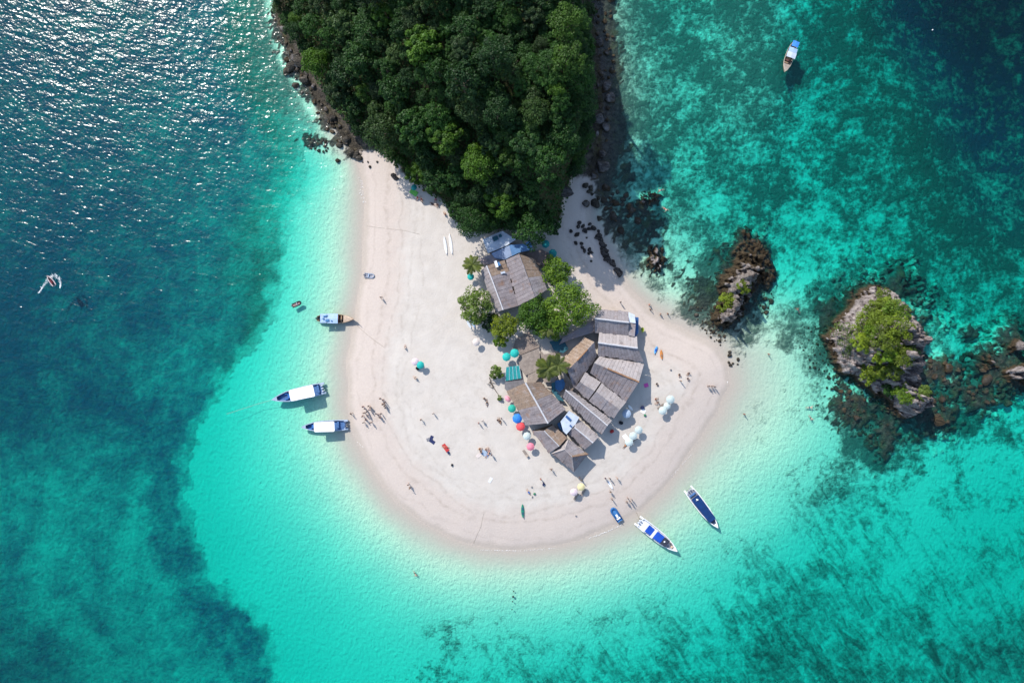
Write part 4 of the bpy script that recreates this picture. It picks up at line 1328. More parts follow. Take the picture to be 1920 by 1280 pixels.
# hip roof hut at the southern end
zr, ze = 7.1, 4.7
p1, p2 = V3(1059, 842, zr), V3(1072.5, 856, zr)
cs = [V3(1034.5, 850, ze), V3(1066, 823, ze), V3(1103, 851, ze), V3(1076, 884, ze)]
c = sum(cs, Vector()) / 4
hb2 = Vector((c.x, c.y, gz(c.x, c.y)))
hip = empty('hip_roofed_hut', hb2)
tag(hip, 'grey hip roofed hut at the southern tip of the village', 'hut')
bm = bmesh.new()
vs = [bm.verts.new(p - hb2 + Vector((0, 0, -.2))) for p in (p1, p2, *cs)]
for f in ((0, 2, 3), (1, 0, 3, 4), (1, 4, 5), (0, 1, 5, 2)): bm.faces.new([vs[i] for i in f])
bmesh.ops.solidify(bm, geom=bm.faces[:], thickness=.05)
rf = mesh_obj('roof', to_mesh('roof', bm, M_lath), hip)
slope(rf, hb2, p1, p1 + (cs[1] - cs[0]) * .02, cs[0], cs[1], M_th_sunlit, .9, 81)  # the four slopes are coloured by how each faces the sun
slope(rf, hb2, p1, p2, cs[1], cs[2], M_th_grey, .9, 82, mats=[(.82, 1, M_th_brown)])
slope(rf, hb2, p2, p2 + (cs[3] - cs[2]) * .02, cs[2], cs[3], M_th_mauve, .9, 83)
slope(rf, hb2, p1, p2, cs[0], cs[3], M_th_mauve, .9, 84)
for k, e in enumerate(((p1, p2), (p1, cs[0]), (p1, cs[1]), (p2, cs[2]), (p2, cs[3]))):
    bm = bmesh.new()
    add_tube(bm, [e[0] - hb2 + Vector((0, 0, .07)), e[1] - hb2 + Vector((0, 0, .07))], .09, 5)
    mesh_obj('hip_cap', to_mesh('hip_cap', bm, M_th_sunlit if k != 3 else M_ridge_rust), rf)
bm = bmesh.new()
add_prism(bm, [(c.lerp(p, .84) - hb2)[:2] for p in cs[::-1]], -.3, ze - hb2.z - .25)
bmesh.ops.recalc_face_normals(bm, faces=bm.faces)
mesh_obj('wall', to_mesh('wall', bm, M_wallw), hip)

# --- courtyard awnings, tarpaulins and the teal net
flat_roof('canvas_awning', 'larger weathered canvas awning west of the palms', 'awning', [(972, 668), (1011, 652), (1014, 692), (985, 704), (974, 688)], 3.0, .05, M_canvas, posts_only=True, zs=[2.8, 3.1, 3.1, 2.8, 2.9])
flat_roof('canvas_awning', 'smaller weathered canvas awning touching the ridge of the brown pavilion', 'awning', [(990, 703), (1012, 693), (1016, 700), (1000, 722), (988, 716)], 3.2, .05, M_canvas, posts_only=True, zs=[3.0, 3.2, 3.3, 3.1, 3.0])
flat_roof('canvas_awning', 'sunlit tan canvas between the palms and the brown gabled stall', 'awning', [(1012, 655), (1020, 664), (1040, 660), (1046, 672), (1040, 684), (1018, 690)], 2.7, .05, M_canvas, posts_only=True)
flat_roof('tarpaulin_awning', 'dark teal tarpaulin strung in the shade south of the large tree', 'awning', [(1030, 640), (1056, 634), (1066, 654), (1056, 662), (1038, 656)], 2.9, .05, M_tealtarp, posts_only=True)
flat_roof('timber_shed', 'brown boarded roof in the shade between the palms and the small trees', 'shed', [(966, 638), (992, 622), (1000, 634), (1012, 650), (974, 666), (962, 652)], 2.6, .1, M_deck, M_wallw)
flat_roof('tarpaulin_awning', 'blue tarpaulin strung between the pavilion and the small square hut', 'awning', [(1040, 714), (1056, 710), (1062, 724), (1050, 734), (1040, 728)], 3.0, .05, M_bluetarp, posts_only=True)
flat_roof('blue_cart', 'small blue crate stack beside the pavilion and the palms', 'crates', [(1042, 730), (1047, 728), (1050, 737), (1045, 740)], 2.2, .1, M_palesheet, M_bluetarp, .95)
flat_roof('canvas_awning', 'tan canvas stretched under the wide palm towards the brown pavilion', 'awning', [(1014, 701), (1038, 690), (1044, 708), (1040, 716), (1020, 716)], 3.1, .05, M_canvas, posts_only=True)
flat_roof('tarpaulin_awning', 'dark teal tarpaulin in the shade between the palms and the pavilion', 'awning', [(1034, 718), (1041, 716), (1041, 730), (1050, 742), (1058, 752), (1046, 750), (1034, 732)], 3.3, .05, M_tealtarp, posts_only=True)
flat_roof('board_shed', 'small dark boarded roof between the brown gabled stall and the small square hut', 'shed', [(1060, 716), (1076, 728), (1070, 736), (1058, 728)], 3.6, .08, M_deck, posts_only=True)
# net stretched on four posts
net, nb, nr = flat_roof('shade_net', 'square teal shade net on posts at the west side of the village', 'net', [(949, 688), (973.5, 685), (977.5, 709), (947.5, 714)], 2.7, .04, M_teal, posts_only=True)
for i in range(5):
    bm = bmesh.new()
    a = V3(949 + (973.5 - 949) * i / 4, 688 - 3 * i / 4, 2.72) - nb; b_ = V3(947.5 + 30 * i / 4, 714 - 5 * i / 4, 2.72) - nb
    add_tube(bm, [a, b_], .05, 4)
    mesh_obj('batten', to_mesh('batten', bm, M_palesheet), net)
flat_roof('canvas_awning', 'grey canvas roof between the teal net and the brown pavilion', 'awning', [(947, 716), (981, 712), (985, 718), (951, 733), (946, 728)], 2.9, .05, plain('grey_canvas', (.20, .19, .20), .9, .3, 1.2), posts_only=True)
bm = bmesh.new()
for k in range(9):
    a = R.uniform(0, 6.28); x0, y0 = R.uniform(-.4, .4), R.uniform(-1.2, 1.2)
    add_tube(bm, [(x0, y0, .1), (x0 + .7 * math.cos(a), y0 + .7 * math.sin(a), .35), (x0 + 1.1 * math.cos(a), y0 + 1.1 * math.sin(a), .12)], [.06, .05, .02], 5)
add_tube(bm, [(-.3, 1.6, .1), (0, 0, .2), (.9, -1.9, .15), (1.5, -3.0, .1)], [.05, .1, .08, .04], 6)
x, y, z = at(921, 719)
o = mesh_obj('driftwood_pile', to_mesh('driftwood_pile', bm, M_under), None, (x, y, z)); o.rotation_euler = (0, 0, .12)
tag(o, 'dry branches piled on the sand beside the grey green bush', 'driftwood')
# ------------------------------------------------------------------ boats
M_hullwhite = plain('white_gelcoat', (0.72, 0.74, 0.76), .3, .1, 1.0, spec=.5)
M_hullblue = plain('blue_grey_hull', (0.34, 0.42, 0.54), .4, .2, 1.0, spec=.5)
M_hullnavy = plain('navy_hull', (0.04, 0.07, 0.15), .35, .2, 1.0, spec=.5)
M_floorblue = plain('blue_deck', (0.07, 0.16, 0.36), .6, .3, 2.0)
M_floorgrey = plain('grey_deck', (0.30, 0.31, 0.36), .7, .25, 2.0)
M_floordark = plain('dark_deck', (0.03, 0.035, 0.055), .7, .3, 2.0)
M_canopyw = plain('white_canopy', (0.86, 0.86, 0.86), .55, .05, .8)
M_royal = plain('royal_blue_canvas', (0.01, 0.07, 0.42), .6, .25, 1.0)
M_navy = plain('navy_canvas', (0.005, 0.035, 0.14), .6, .3, 1.0)
M_black = plain('black_rubber', (0.015, 0.018, 0.025), .6, .3, 2.0)
M_motor = plain('pale_outboard', (0.50, 0.55, 0.66), .35, .15, 2.0, spec=.5)
M_motordark = plain('dark_outboard', (0.06, 0.09, 0.17), .35, .2, 2.0, spec=.5)
M_cushion = plain('blue_cushion', (0.03, 0.14, 0.42), .7, .2, 2.0)
M_wood = plain('varnished_wood', (0.36, 0.24, 0.15), .6, .35, 1.5)
M_palewood = plain('pale_bow_wood', (0.50, 0.38, 0.29), .6, .3, 1.5)
M_darkwood = plain('dark_wet_wood', (0.055, 0.04, 0.03), .7, .4, 2.0)
M_tin = plain('pale_blue_awning', (0.36, 0.50, 0.68), .5, .2, 1.0)
M_skyblue = plain('bright_blue_awning', (0.05, 0.23, 0.66), .5, .15, 1.0)
M_steel = plain('steel_tube', (0.5, 0.5, 0.52), .35, .1, 3.0, metal=.8)
M_rope = plain('rope', (0.30, 0.27, 0.22), .9, .2, 2.0)
M_foam = plain('white_foam', (0.85, 0.87, 0.88), .9, .04, 2.0)


def hull_mesh(L, stations, t_wall=.12, floor=.25, mat=M_hullwhite, mat_floor=M_floorgrey):
    """stations: (x fraction from stern 0 to bow 1, half width, keel z, gunwale z); x runs from -L/2 (stern) to L/2 (bow)"""
    bm = bmesh.new()
    rings = []
    for (s, w, kz, gz_) in stations:
        x = (s - .5) * L
        wi = max(w - t_wall, .01); f = min(max(floor, kz + .06), gz_ - .05)
        prof = [(0, kz), (w * .62, kz + (gz_ - kz) * .22), (w * .92, kz + (gz_ - kz) * .6), (w, gz_), (wi, gz_ + .01), (wi * .97, f), (-wi * .97, f), (-wi, gz_ + .01), (-w, gz_), (-w * .92, kz + (gz_ - kz) * .6), (-w * .62, kz + (gz_ - kz) * .22)]
        rings.append([bm.verts.new((x, yy, zz)) for yy, zz in prof])
    n = len(rings[0])
    for i in range(len(rings) - 1):
        for k in range(n):
            f = bm.faces.new((rings[i][k], rings[i][(k + 1) % n], rings[i + 1][(k + 1) % n], rings[i + 1][k]))
            f.material_index = 1 if k in (4, 5, 6) else 0
    bm.faces.new(rings[0][::-1]); bm.faces.new(rings[-1])
    bmesh.ops.recalc_face_normals(bm, faces=bm.faces)
    return to_mesh('hull', bm, [mat, mat_floor])


def deck_mesh(pts, z, th=.06, crown=0.0):
    bm = bmesh.new()
    n = len(pts)
    ar = sum(pts[i][0] * pts[(i + 1) % n][1] - pts[(i + 1) % n][0] * pts[i][1] for i in range(n))
    if ar < 0: pts = pts[::-1]
    zz = z if isinstance(z, (list, tuple)) else [z] * n
    if ar < 0: zz = zz[::-1]
    add_prism(bm, pts, [q - th for q in zz], list(zz))
    return bm


def rounded(x0, x1, w0, w1, r=.3, n=3):
    """plan outline, x0 stern end half width w0, x1 bow end half width w1"""
    pts = []
    for (cx, cy_, a0) in ((x1 - r, w1 - r, 0), (x0 + r, w0 - r, 90), (x0 + r, -w0 + r, 180), (x1 - r, -w1 + r, 270)):
        for k in range(n + 1):
            a = math.radians(a0 + 90 * k / n)
            pts.append((cx + r * math.cos(a), cy_ + r * math.sin(a)))
    return pts


def heading(stern, bow):
    x0, y0 = gxy(*stern, 0.5); x1, y1 = gxy(*bow, 0.5)
    return ((x0 + x1) / 2, (y0 + y1) / 2), math.atan2(y1 - y0, x1 - x0), math.hypot(x1 - x0, y1 - y0)


def outboard(parent, x, y, z, mat, sc=1.0):
    bm = bmesh.new()
    add_box(bm, (x - .12 * sc, y, z + .30 * sc), (.62 * sc, .36 * sc, .42 * sc))
    bmesh.ops.bevel(bm, geom=bm.edges[:], offset=.09 * sc, segments=2, affect='EDGES')
    o = mesh_obj('outboard_engine', to_mesh('outboard_engine', bm, mat, True), parent)
    bm = bmesh.new()
    add_box(bm, (x - .18 * sc, y, z - .35 * sc), (.22 * sc, .12 * sc, .9 * sc))
    mesh_obj('engine_leg', to_mesh('engine_leg', bm, M_motordark), o)


def speedboat(label, stern, bow, width, canopy, hullm, floorm, motors=3, motorm=M_motor, cushions=True, z=0.0):
    (cx, cyy), rz, L = heading(stern, bow)
    t = empty('speedboat', (cx, cyy, z), rz)
    tag(t, label, 'speedboat')
    w = width / 2
    st = [(0.06, w * .92, -.35, .72), (.2, w, -.42, .74), (.4, w, -.45, .78), (.58, w * .96, -.42, .84), (.72, w * .82, -.34, .93), (.84, w * .58, -.18, 1.03), (.93, w * .32, .1, 1.12), (.985, w * .10, .55, 1.18), (1.0, .03, .8, 1.2)]
    mesh_obj('hull', hull_mesh(L, st, .2, .22, hullm, floorm), t)
    # foredeck
    fd = [((.90 - .5) * L, w * .36), ((.95 - .5) * L, w * .22), ((.985 - .5) * L, .05), ((.985 - .5) * L, -.05), ((.95 - .5) * L, -w * .22), ((.90 - .5) * L, -w * .36)]
    mesh_obj('foredeck', to_mesh('foredeck', deck_mesh(fd, [1.09, 1.14, 1.18, 1.18, 1.14, 1.09], .05), hullm), t)
    # transom platforms either side of the engines
    for s in (-1, 1):
        bm = bmesh.new()
        add_box(bm, ((.035 - .5) * L, s * w * .74, .45), (L * .09, w * .34, .5))
        bmesh.ops.bevel(bm, geom=bm.edges[:], offset=.06, segments=1, affect='EDGES')
        mesh_obj('stern_platform', to_mesh('stern_platform', bm, hullm), t)
    sp = w * .42
    for k in range(motors):
        outboard(t, (.045 - .5) * L, (k - (motors - 1) / 2) * sp, .55, motorm, 1.0)
    kind = canopy[0]
    if kind == 'top':
        _, c0, c1, cw, mat, hz = canopy
        x0, x1 = (c0 - .5) * L, (c1 - .5) * L
        bm = deck_mesh(rounded(x0, x1, w * cw, w * cw * .93, .35, 4), hz, .10)
        mesh_obj('canopy', to_mesh('canopy', bm, mat), t)
        for xx in (x0 + .3, (x0 + x1) / 2, x1 - .4):
            for s in (-1, 1):
                bm = bmesh.new(); add_tube(bm, [(xx, s * w * .8, .6), (xx, s * w * cw * .85, hz - .08)], .035, 5)
                mesh_obj('canopy_post', to_mesh('canopy_post', bm, M_steel), t)
        # seats seen in the open bow
        if cushions:
            for (xx, yy, sx, sy) in (((c1 + .07 - .5) * L, 0.0, .7, w * .7), ((c1 + .13 - .5) * L, w * .42, .9, .3), ((c1 + .13 - .5) * L, -w * .42, .9, .3)):
                bm = bmesh.new(); add_box(bm, (xx, yy, .48), (sx, sy, .34)); bmesh.ops.bevel(bm, geom=bm.edges[:], offset=.05, segments=1, affect='EDGES')
                mesh_obj('bow_seat', to_mesh('bow_seat', bm, M_cushion), t)
        bm = bmesh.new(); add_box(bm, ((c0 - .035 - .5) * L, 0, .5), (.45, w * 1.3, .4)); bmesh.ops.bevel(bm, geom=bm.edges[:], offset=.05, segments=1, affect='EDGES')
        mesh_obj('stern_bench', to_mesh('stern_bench', bm, M_floorblue), t)
        bm = bmesh.new(); add_box(bm, ((c1 - .02 - .5) * L, 0, 1.0), (.1, w * 1.3, .7))
        mesh_obj('windscreen', to_mesh('windscreen', bm, M_navypanel), t)
    else:
        # separate canvas sheets laced over a white roof
        for (c0, c1, cw, mat, hz) in canopy[1]:
            x0, x1 = (c0 - .5) * L, (c1 - .5) * L
            mesh_obj('canopy', to_mesh('canopy', deck_mesh(rounded(x0, x1, w * cw, w * cw * .95, .12, 2), hz, .06), mat), t)
            for xx in (x0 + .2, x1 - .2):
                for s in (-1, 1):
                    bm = bmesh.new(); add_tube(bm, [(xx, s * w * .85, .6), (xx, s * w * cw * .9, hz - .05)], .03, 5)
                    mesh_obj('canopy_post', to_mesh('canopy_post', bm, M_steel), t)
        for (xx, yy, sx, sy, mat) in canopy[2]:
            bm = bmesh.new(); add_box(bm, ((xx - .5) * L, yy * w, .55), (sx, sy, .4)); bmesh.ops.bevel(bm, geom=bm.edges[:], offset=.05, segments=1, affect='EDGES')
            mesh_obj('bow_seat', to_mesh('bow_seat', bm, mat), t)
    return t, L, w


speedboat('larger of the two white canopied speedboats moored west of the beach', (609, 727), (511, 749), 3.1, ('top', .155, .61, .92, M_canopyw, 2.9), M_hullblue, M_floorblue, 3, M_motor)
speedboat('smaller white canopied speedboat nearest the standing crowd', (652, 796), (566, 800), 2.7, ('top', .24, .68, .92, M_canopyw, 2.7), M_hullblue, M_floorblue, 3, M_motordark)
t, L, w = speedboat('white speedboat under one long navy awning off the south-east shore', (1290, 916), (1345, 988), 2.7, ('top', .19, .80, .78, M_navy, 1.5), M_hullwhite, M_floorgrey, 2, M_floorgrey, False)
bm = bmesh.new(); add_box(bm, ((.26 - .5) * L, .1, 1.62), (.5, .3, .2), .6); add_tube(bm, [((.27 - .5) * L, -.3, 1.54), ((.27 - .5) * L, .35, 1.56)], .05, 5)
bmesh.ops.bevel(bm, geom=[e for e in bm.edges if e.calc_length() > .15], offset=.02, segments=1, affect='EDGES')
mesh_obj('roof_light', to_mesh('roof_light', bm, M_white), t)
bm = bmesh.new()
add_prism(bm, [((.82 - .5) * L, -.5), ((.90 - .5) * L, -.3), ((.90 - .5) * L, .3), ((.82 - .5) * L, .5)], .5, .72)
mesh_obj('bow_seat', to_mesh('bow_seat', bm, M_hullnavy), t)
t, L, w = speedboat('white speedboat with two royal blue roof panels and a black one, stern against the sand', (1196, 975), (1269, 1032), 2.9,
                    ('sheets', [(.21, .355, .66, M_royal, 1.75), (.42, .60, .70, M_royal, 1.75), (.605, .74, .66, M_floordark, 1.65)],
                     [(.80, .3, .8, .35, M_palewood), (.80, -.3, .8, .35, M_floorgrey), (.87, 0, .5, .5, M_palewood)]), M_hullwhite, M_hullwhite, 2, M_motor)
bm = bmesh.new(); add_box(bm, ((.655 - .5) * L, 0, 1.75), (.35, .35, .16), .5)
bmesh.ops.bevel(bm, geom=bm.edges[:], offset=.03, segments=1, affect='EDGES')
mesh_obj('roof_light', to_mesh('roof_light', bm, M_white), t)
# solid white roof between the canvas panels
for (c0, c1) in ((.15, .207), (.358, .418)):
    mesh_obj('roof_rail', to_mesh('roof_rail', deck_mesh(rounded((c0 - .5) * L, (c1 - .5) * L, w * .8, w * .8, .08, 2), 1.70, .06), M_hullwhite), t)


def longtail(label, stern, bow, width, aw, decks, hullm, z=0.0, upsweep=1.6):
    (cx, cyy), rz, L = heading(stern, bow)
    t = empty('longtail_boat', (cx, cyy, z), rz)
    tag(t, label, 'longtail boat')
    w = width / 2
    st = [(0.0, w * .45, .05, .8), (.08, w * .7, -.15, .72), (.25, w * .95, -.25, .68), (.45, w, -.28, .68), (.62, w * .93, -.24, .74), (.76, w * .74, -.12, .92), (.87, w * .46, .15, 1.25), (.95, w * .2, .6, 1.6), (1.0, .05, 1.1, 1.5 + upsweep * .3)]
    mesh_obj('hull', hull_mesh(L, st, .10, .15, hullm, M_darkwood), t)
    bd = [((.70 - .5) * L, w * .80), ((.80 - .5) * L, w * .60), ((.89 - .5) * L, w * .36), ((.955 - .5) * L, w * .14), ((.955 - .5) * L, -w * .14), ((.89 - .5) * L, -w * .36), ((.80 - .5) * L, -w * .60), ((.70 - .5) * L, -w * .80)]
    zz = [.80, 1.0, 1.30, 1.58, 1.58, 1.30, 1.0, .80]
    mesh_obj('bow_deck', to_mesh('bow_deck', deck_mesh(bd, zz, .05), decks), t)
    bm = bmesh.new(); add_tube(bm, [((.95 - .5) * L, 0, 1.45), ((1.0 - .5) * L, 0, 1.9), ((1.02 - .5) * L, 0, 2.1 + upsweep * .4)], [.11, .09, .05], 6)
    mesh_obj('prow_post', to_mesh('prow_post', bm, decks), t)
    for (c0, c1, cw, mat, hz, tilt) in aw:
        x0, x1 = (c0 - .5) * L, (c1 - .5) * L
        pts = [(x0, -w * cw), (x0, 0), (x0, w * cw), (x1, w * cw), (x1, 0), (x1, -w * cw)]
        mesh_obj('awning', to_mesh('awning', deck_mesh(pts, [hz - .12 + tilt, hz + tilt, hz - .12 + tilt, hz - .12, hz, hz - .12], .04), mat), t)
        for xx in (x0 + .1, x1 - .1):
            for s in (-1, 1):
                bm = bmesh.new(); add_tube(bm, [(xx, s * w * .85, .6), (xx, s * w * cw * .92, hz - .12)], .03, 5)
                mesh_obj('awning_post', to_mesh('awning_post', bm, M_wood), t)
    for xx in (.56, .64):
        bm = bmesh.new(); add_box(bm, ((xx - .5) * L, 0, .5), (.28, w * 1.55, .05))
        mesh_obj('thwart', to_mesh('thwart', bm, plain('red_brown_bench', (.14, .05, .05), .7, .3, 2) if xx < .6 else M_wood), t)
    bm = bmesh.new(); add_box(bm, ((.03 - .5) * L, 0, 1.05), (.8, .4, .4)); bmesh.ops.bevel(bm, geom=bm.edges[:], offset=.06, segments=1, affect='EDGES')
    e = mesh_obj('engine', to_mesh('engine', bm, M_black), t)
    bm = bmesh.new(); add_tube(bm, [((.0 - .5) * L, 0, 1.0), ((-.16 - .5) * L, .25, .1)], .04, 5)
    mesh_obj('propeller_shaft', to_mesh('propeller_shaft', bm, M_steel), e)
    return t, L, w


t, L, w = longtail('longtail boat with pale blue awning and pinkish bow touching the western sand', (594, 597), (666, 598), 2.3,
                   [(.13, .30, .95, M_tin, 2.0, .06), (.31, .585, 1.0, M_tin, 2.05, 0)], M_palewood, M_wood)
for (xx, yy, sx, sy) in ((.27, .35, 1.0, .35), (.32, -.3, .9, .5), (.22, -.05, .4, .4), (.43, -.35, .35, .3)):
    bm = bmesh.new(); add_box(bm, ((xx - .5) * L, yy * w * 1.4, 2.14), (sx, sy, .12), .2); bmesh.ops.bevel(bm, geom=bm.edges[:], offset=.04, segments=1, affect='EDGES')
    mesh_obj('roof_bundle', to_mesh('roof_bundle', bm, M_bluetarp), t)
longtail('longtail boat with a bright blue stern awning anchored alone in the north-east lagoon', (1489, 82), (1469, 138), 2.2,
         [(.02, .20, .72, M_skyblue, 2.2, .05), (.22, .36, .92, M_tin, 1.9, 0), (.37, .55, 1.0, M_palesheet, 2.0, 0)], M_canvas, plain('cream_hull', (.5, .44, .36), .5, .2, 1))


def dinghy(name, label, cat, stern, bow, width, mat, floorm, extra=(), z=0.0, motor=True):
    """inflatable: a fat tube round a floor"""
    (cx, cyy), rz, L = heading(stern, bow)
    t = empty(name, (cx, cyy, z), rz)
    tag(t, label, cat)
    w = width / 2; r = width * .14
    pts = []
    for k in range(13):
        a = math.radians(-90 + 180 * k / 12)
        pts.append((L * .5 - w * 1.3 + (w * 1.3 - r) * math.cos(a), (w - r) * math.sin(a), r * .9 + .18 * math.cos(a)))
    pts = [(-L / 2 + .1, -(w - r), r * .9)] + pts + [(-L / 2 + .1, (w - r), r * .9)]
    bm = bmesh.new(); add_tube(bm, pts, [r * .6] + [r] * 13 + [r * .6], 10)
    mesh_obj('tube', to_mesh('tube', bm, mat, True), t)
    bm = bmesh.new(); add_prism(bm, [(-L / 2 + .25, -(w - r)), (L / 2 - w * 1.3, -(w - r)), (L / 2 - r * 1.6, -w * .3), (L / 2 - r * 1.6, w * .3), (L / 2 - w * 1.3, w - r), (-L / 2 + .25, w - r)], r * .3, r * .8)
    mesh_obj('floor', to_mesh('floor', bm, floorm), t)
    bm = bmesh.new(); add_box(bm, (-L / 2 + .25, 0, r * 1.1), (.08, (w - r) * 2, r * 1.8))
    mesh_obj('transom', to_mesh('transom', bm, floorm), t)
    if motor: outboard(t, -L / 2 + .2, 0, r * 1.6, M_motordark, .6)
    for (nm, xx, sx, sy, hz, mat2) in extra:
        bm = bmesh.new(); add_box(bm, (xx * L, 0, r + hz / 2), (sx, sy, hz)); bmesh.ops.bevel(bm, geom=bm.edges[:], offset=.05, segments=1, affect='EDGES')
        mesh_obj(nm, to_mesh(nm, bm, mat2), t)
    return t


dinghy('inflatable_dinghy', 'small dark dinghy afloat beside the pale blue longtail boat', 'dinghy', (546, 574), (564.5, 566), 1.15, M_black, plain('pinkish_floor', (.30, .20, .19), .7, .3, 2), (('bench', .05, .25, .7, .25, M_floorgrey),))
x, y, z = at(691.5, 517)
dinghy('inflatable_dinghy', 'grey inflatable dinghy resting alone on the western sand', 'dinghy', (682, 515.5), (703, 518), 1.3, plain('grey_inflatable', (.26, .29, .36), .6, .25, 2), M_floorgrey, (('bench', -.05, .3, .8, .25, M_hullblue),), z)
x, y, z = at(1155, 963)
dinghy('inflatable_boat', 'blue boat with a white console drawn up on the southern sand', 'dinghy', (1163.5, 977), (1146.5, 951), 1.75, plain('mid_blue_inflatable', (.03, .14, .36), .5, .2, 1), plain('blue_floor', (.05, .18, .42), .6, .2, 1),
       (('console', -.08, .75, .5, .5, M_white), ('bench', -.26, .4, .95, .3, M_white)), z + .02)


def board(name, label, cat, px, py, L, w, ang, mat, h=.22, seat=None, z=None, group=None):
    x, y, zg = at(px, py)
    z = zg if z is None else z
    t = empty(name, (x, y, z + .02), math.radians(ang))
    tag(t, label, cat, group)
    bm = bmesh.new(); rings = []
    N = 14
    for i in range(N + 1):
        s = i / N; xx = (s - .5) * L
        k = max(.04, math.sin(math.pi * min(max(s, .012), .988)) ** .62) * w / 2
        lift = .22 * h / .22 * (abs(2 * s - 1) ** 4) * .6
        rings.append([bm.verts.new((xx, k * math.cos(a), h * .5 + lift + h * .5 * math.sin(a))) for a in [2 * math.pi * q / 10 for q in range(10)]])
    for i in range(N):
        for q in range(10):
            bm.faces.new((rings[i][q], rings[i][(q + 1) % 10], rings[i + 1][(q + 1) % 10], rings[i + 1][q]))
    bm.faces.new(rings[0][::-1]); bm.faces.new(rings[-1])
    bmesh.ops.recalc_face_normals(bm, faces=bm.faces)
    mesh_obj('hull', to_mesh('hull', bm, mat, True), t)
    for (xx, ln, m) in (seat or ()):
        bm = bmesh.new()
        add_prism(bm, [(xx * L + ln * a, w * .28 * b) for a, b in ((-.5, -.7), (-.3, -1), (.3, -1), (.5, -.6), (.5, .6), (.3, 1), (-.3, 1), (-.5, .7))], h * .85, h + .06)
        mesh_obj('cockpit', to_mesh('cockpit', bm, m), t)
    return t


M_kgreen = plain('green_plastic', (.02, .22, .14), .4, .2, 1)
M_kblue = plain('sky_blue_plastic', (.10, .35, .66), .4, .2, 1)
M_korange = plain('orange_plastic', (.62, .24, .06), .4, .2, 1)
board('kayak', 'dark green kayak lying on the southern sand', 'kayak', 980, 957, 3.3, .78, 92, M_kgreen, .3, [(.16, .7, M_tealtarp), (-.18, .7, M_tealtarp)])
board('kayak', 'blue kayak on the eastern sand beside the orange one', 'kayak', 1229.3, 656, 2.0, .7, 72, M_kblue, .3, [(0, .6, M_royal)])
board('kayak', 'orange kayak on the eastern sand', 'kayak', 1240, 664.5, 2.3, .75, 95, M_korange, .3, [(-.1, .7, M_ridge_rust)])
board('paddle_board', 'shorter of the two long white boards near the forest edge', 'paddle board', 835.5, 460.5, 4.5, .75, -82, M_white, .2)
board('paddle_board', 'longer white board closest to the forest edge', 'paddle board', 845.5, 457.5, 5.0, .75, -82, M_white, .2)
board('paddle_board', 'pale board in the shade of the olive tree, next to its larger twin', 'paddle board', 879, 606, 2.8, .7, -65, M_palesheet, .2)
board('paddle_board', 'larger pale board half under the olive tree', 'paddle board', 886, 604, 3.0, .8, -65, M_tin, .2)
board('paddle_board', 'white oval board in the shade beside the blue grey umbrella', 'paddle board', 1181.5, 764, 1.7, .7, -50, M_canopyw, .2)

# personal watercraft cutting a wake far out to the west
x, y = gxy(98, 526)
jet = empty('jet_ski', (x, y, 0.05), math.radians(125)); tag(jet, 'red and white jet ski turning in foam far out to the west', 'jet ski')
mesh_obj('hull', hull_mesh(2.9, [(0, .5, -.1, .45), (.3, .58, -.15, .5), (.6, .52, -.12, .55), (.85, .3, .05, .6), (1, .05, .35, .62)], .2, .3, plain('white_red_hull', (.60, .48, .48), .3, .2, 1), M_floordark), jet)
bm = bmesh.new(); add_box(bm, (-.35, 0, .62), (1.1, .34, .3)); bmesh.ops.bevel(bm, geom=bm.edges[:], offset=.08, segments=2, affect='EDGES')
mesh_obj('saddle', to_mesh('saddle', bm, plain('maroon_saddle', (.16, .02, .035), .5, .2, 2)), jet)
bm = bmesh.new(); add_tube(bm, [(.35, -.4, .95), (.42, 0, 1.0), (.35, .4, .95)], .04, 5); add_tube(bm, [(.42, 0, 1.0), (.55, 0, .55)], .07, 5)
mesh_obj('handlebar', to_mesh('handlebar', bm, M_black), jet)


def foam(label, strokes, seed, name='foam'):
    """broken white water: many small thin flakes just above the surface"""
    r = random.Random(seed)
    bm = bmesh.new()
    for (pts, wid, n, smin, smax) in strokes:
        for i in range(n):
            s = r.random() ** .8 * (len(pts) - 1); k = min(int(s), len(pts) - 2); f = s - k
            wl = wid[k] + (wid[k + 1] - wid[k]) * f
            u = pts[k][0] + (pts[k + 1][0] - pts[k][0]) * f + r.gauss(0, .5) * wl
            v = pts[k][1] + (pts[k + 1][1] - pts[k][1]) * f + r.gauss(0, .5) * wl
            x, y = gxy(u, v); q = r.uniform(smin, smax); a0 = r.uniform(0, 6.28)
            z0 = .03 + r.uniform(0, .12)
            pl = [(x + q * r.uniform(.5, 1.1) * math.cos(a0 - k2 * 1.0472), y + q * .6 * r.uniform(.5, 1.1) * math.sin(a0 - k2 * 1.0472)) for k2 in range(6)]
            add_prism(bm, pl[::-1], z0 - .03, z0)
    bmesh.ops.recalc_face_normals(bm, faces=bm.faces)
    o = mesh_obj(name, to_mesh(name, bm, M_foam))
    tag(o, label, 'foam', kind='stuff')


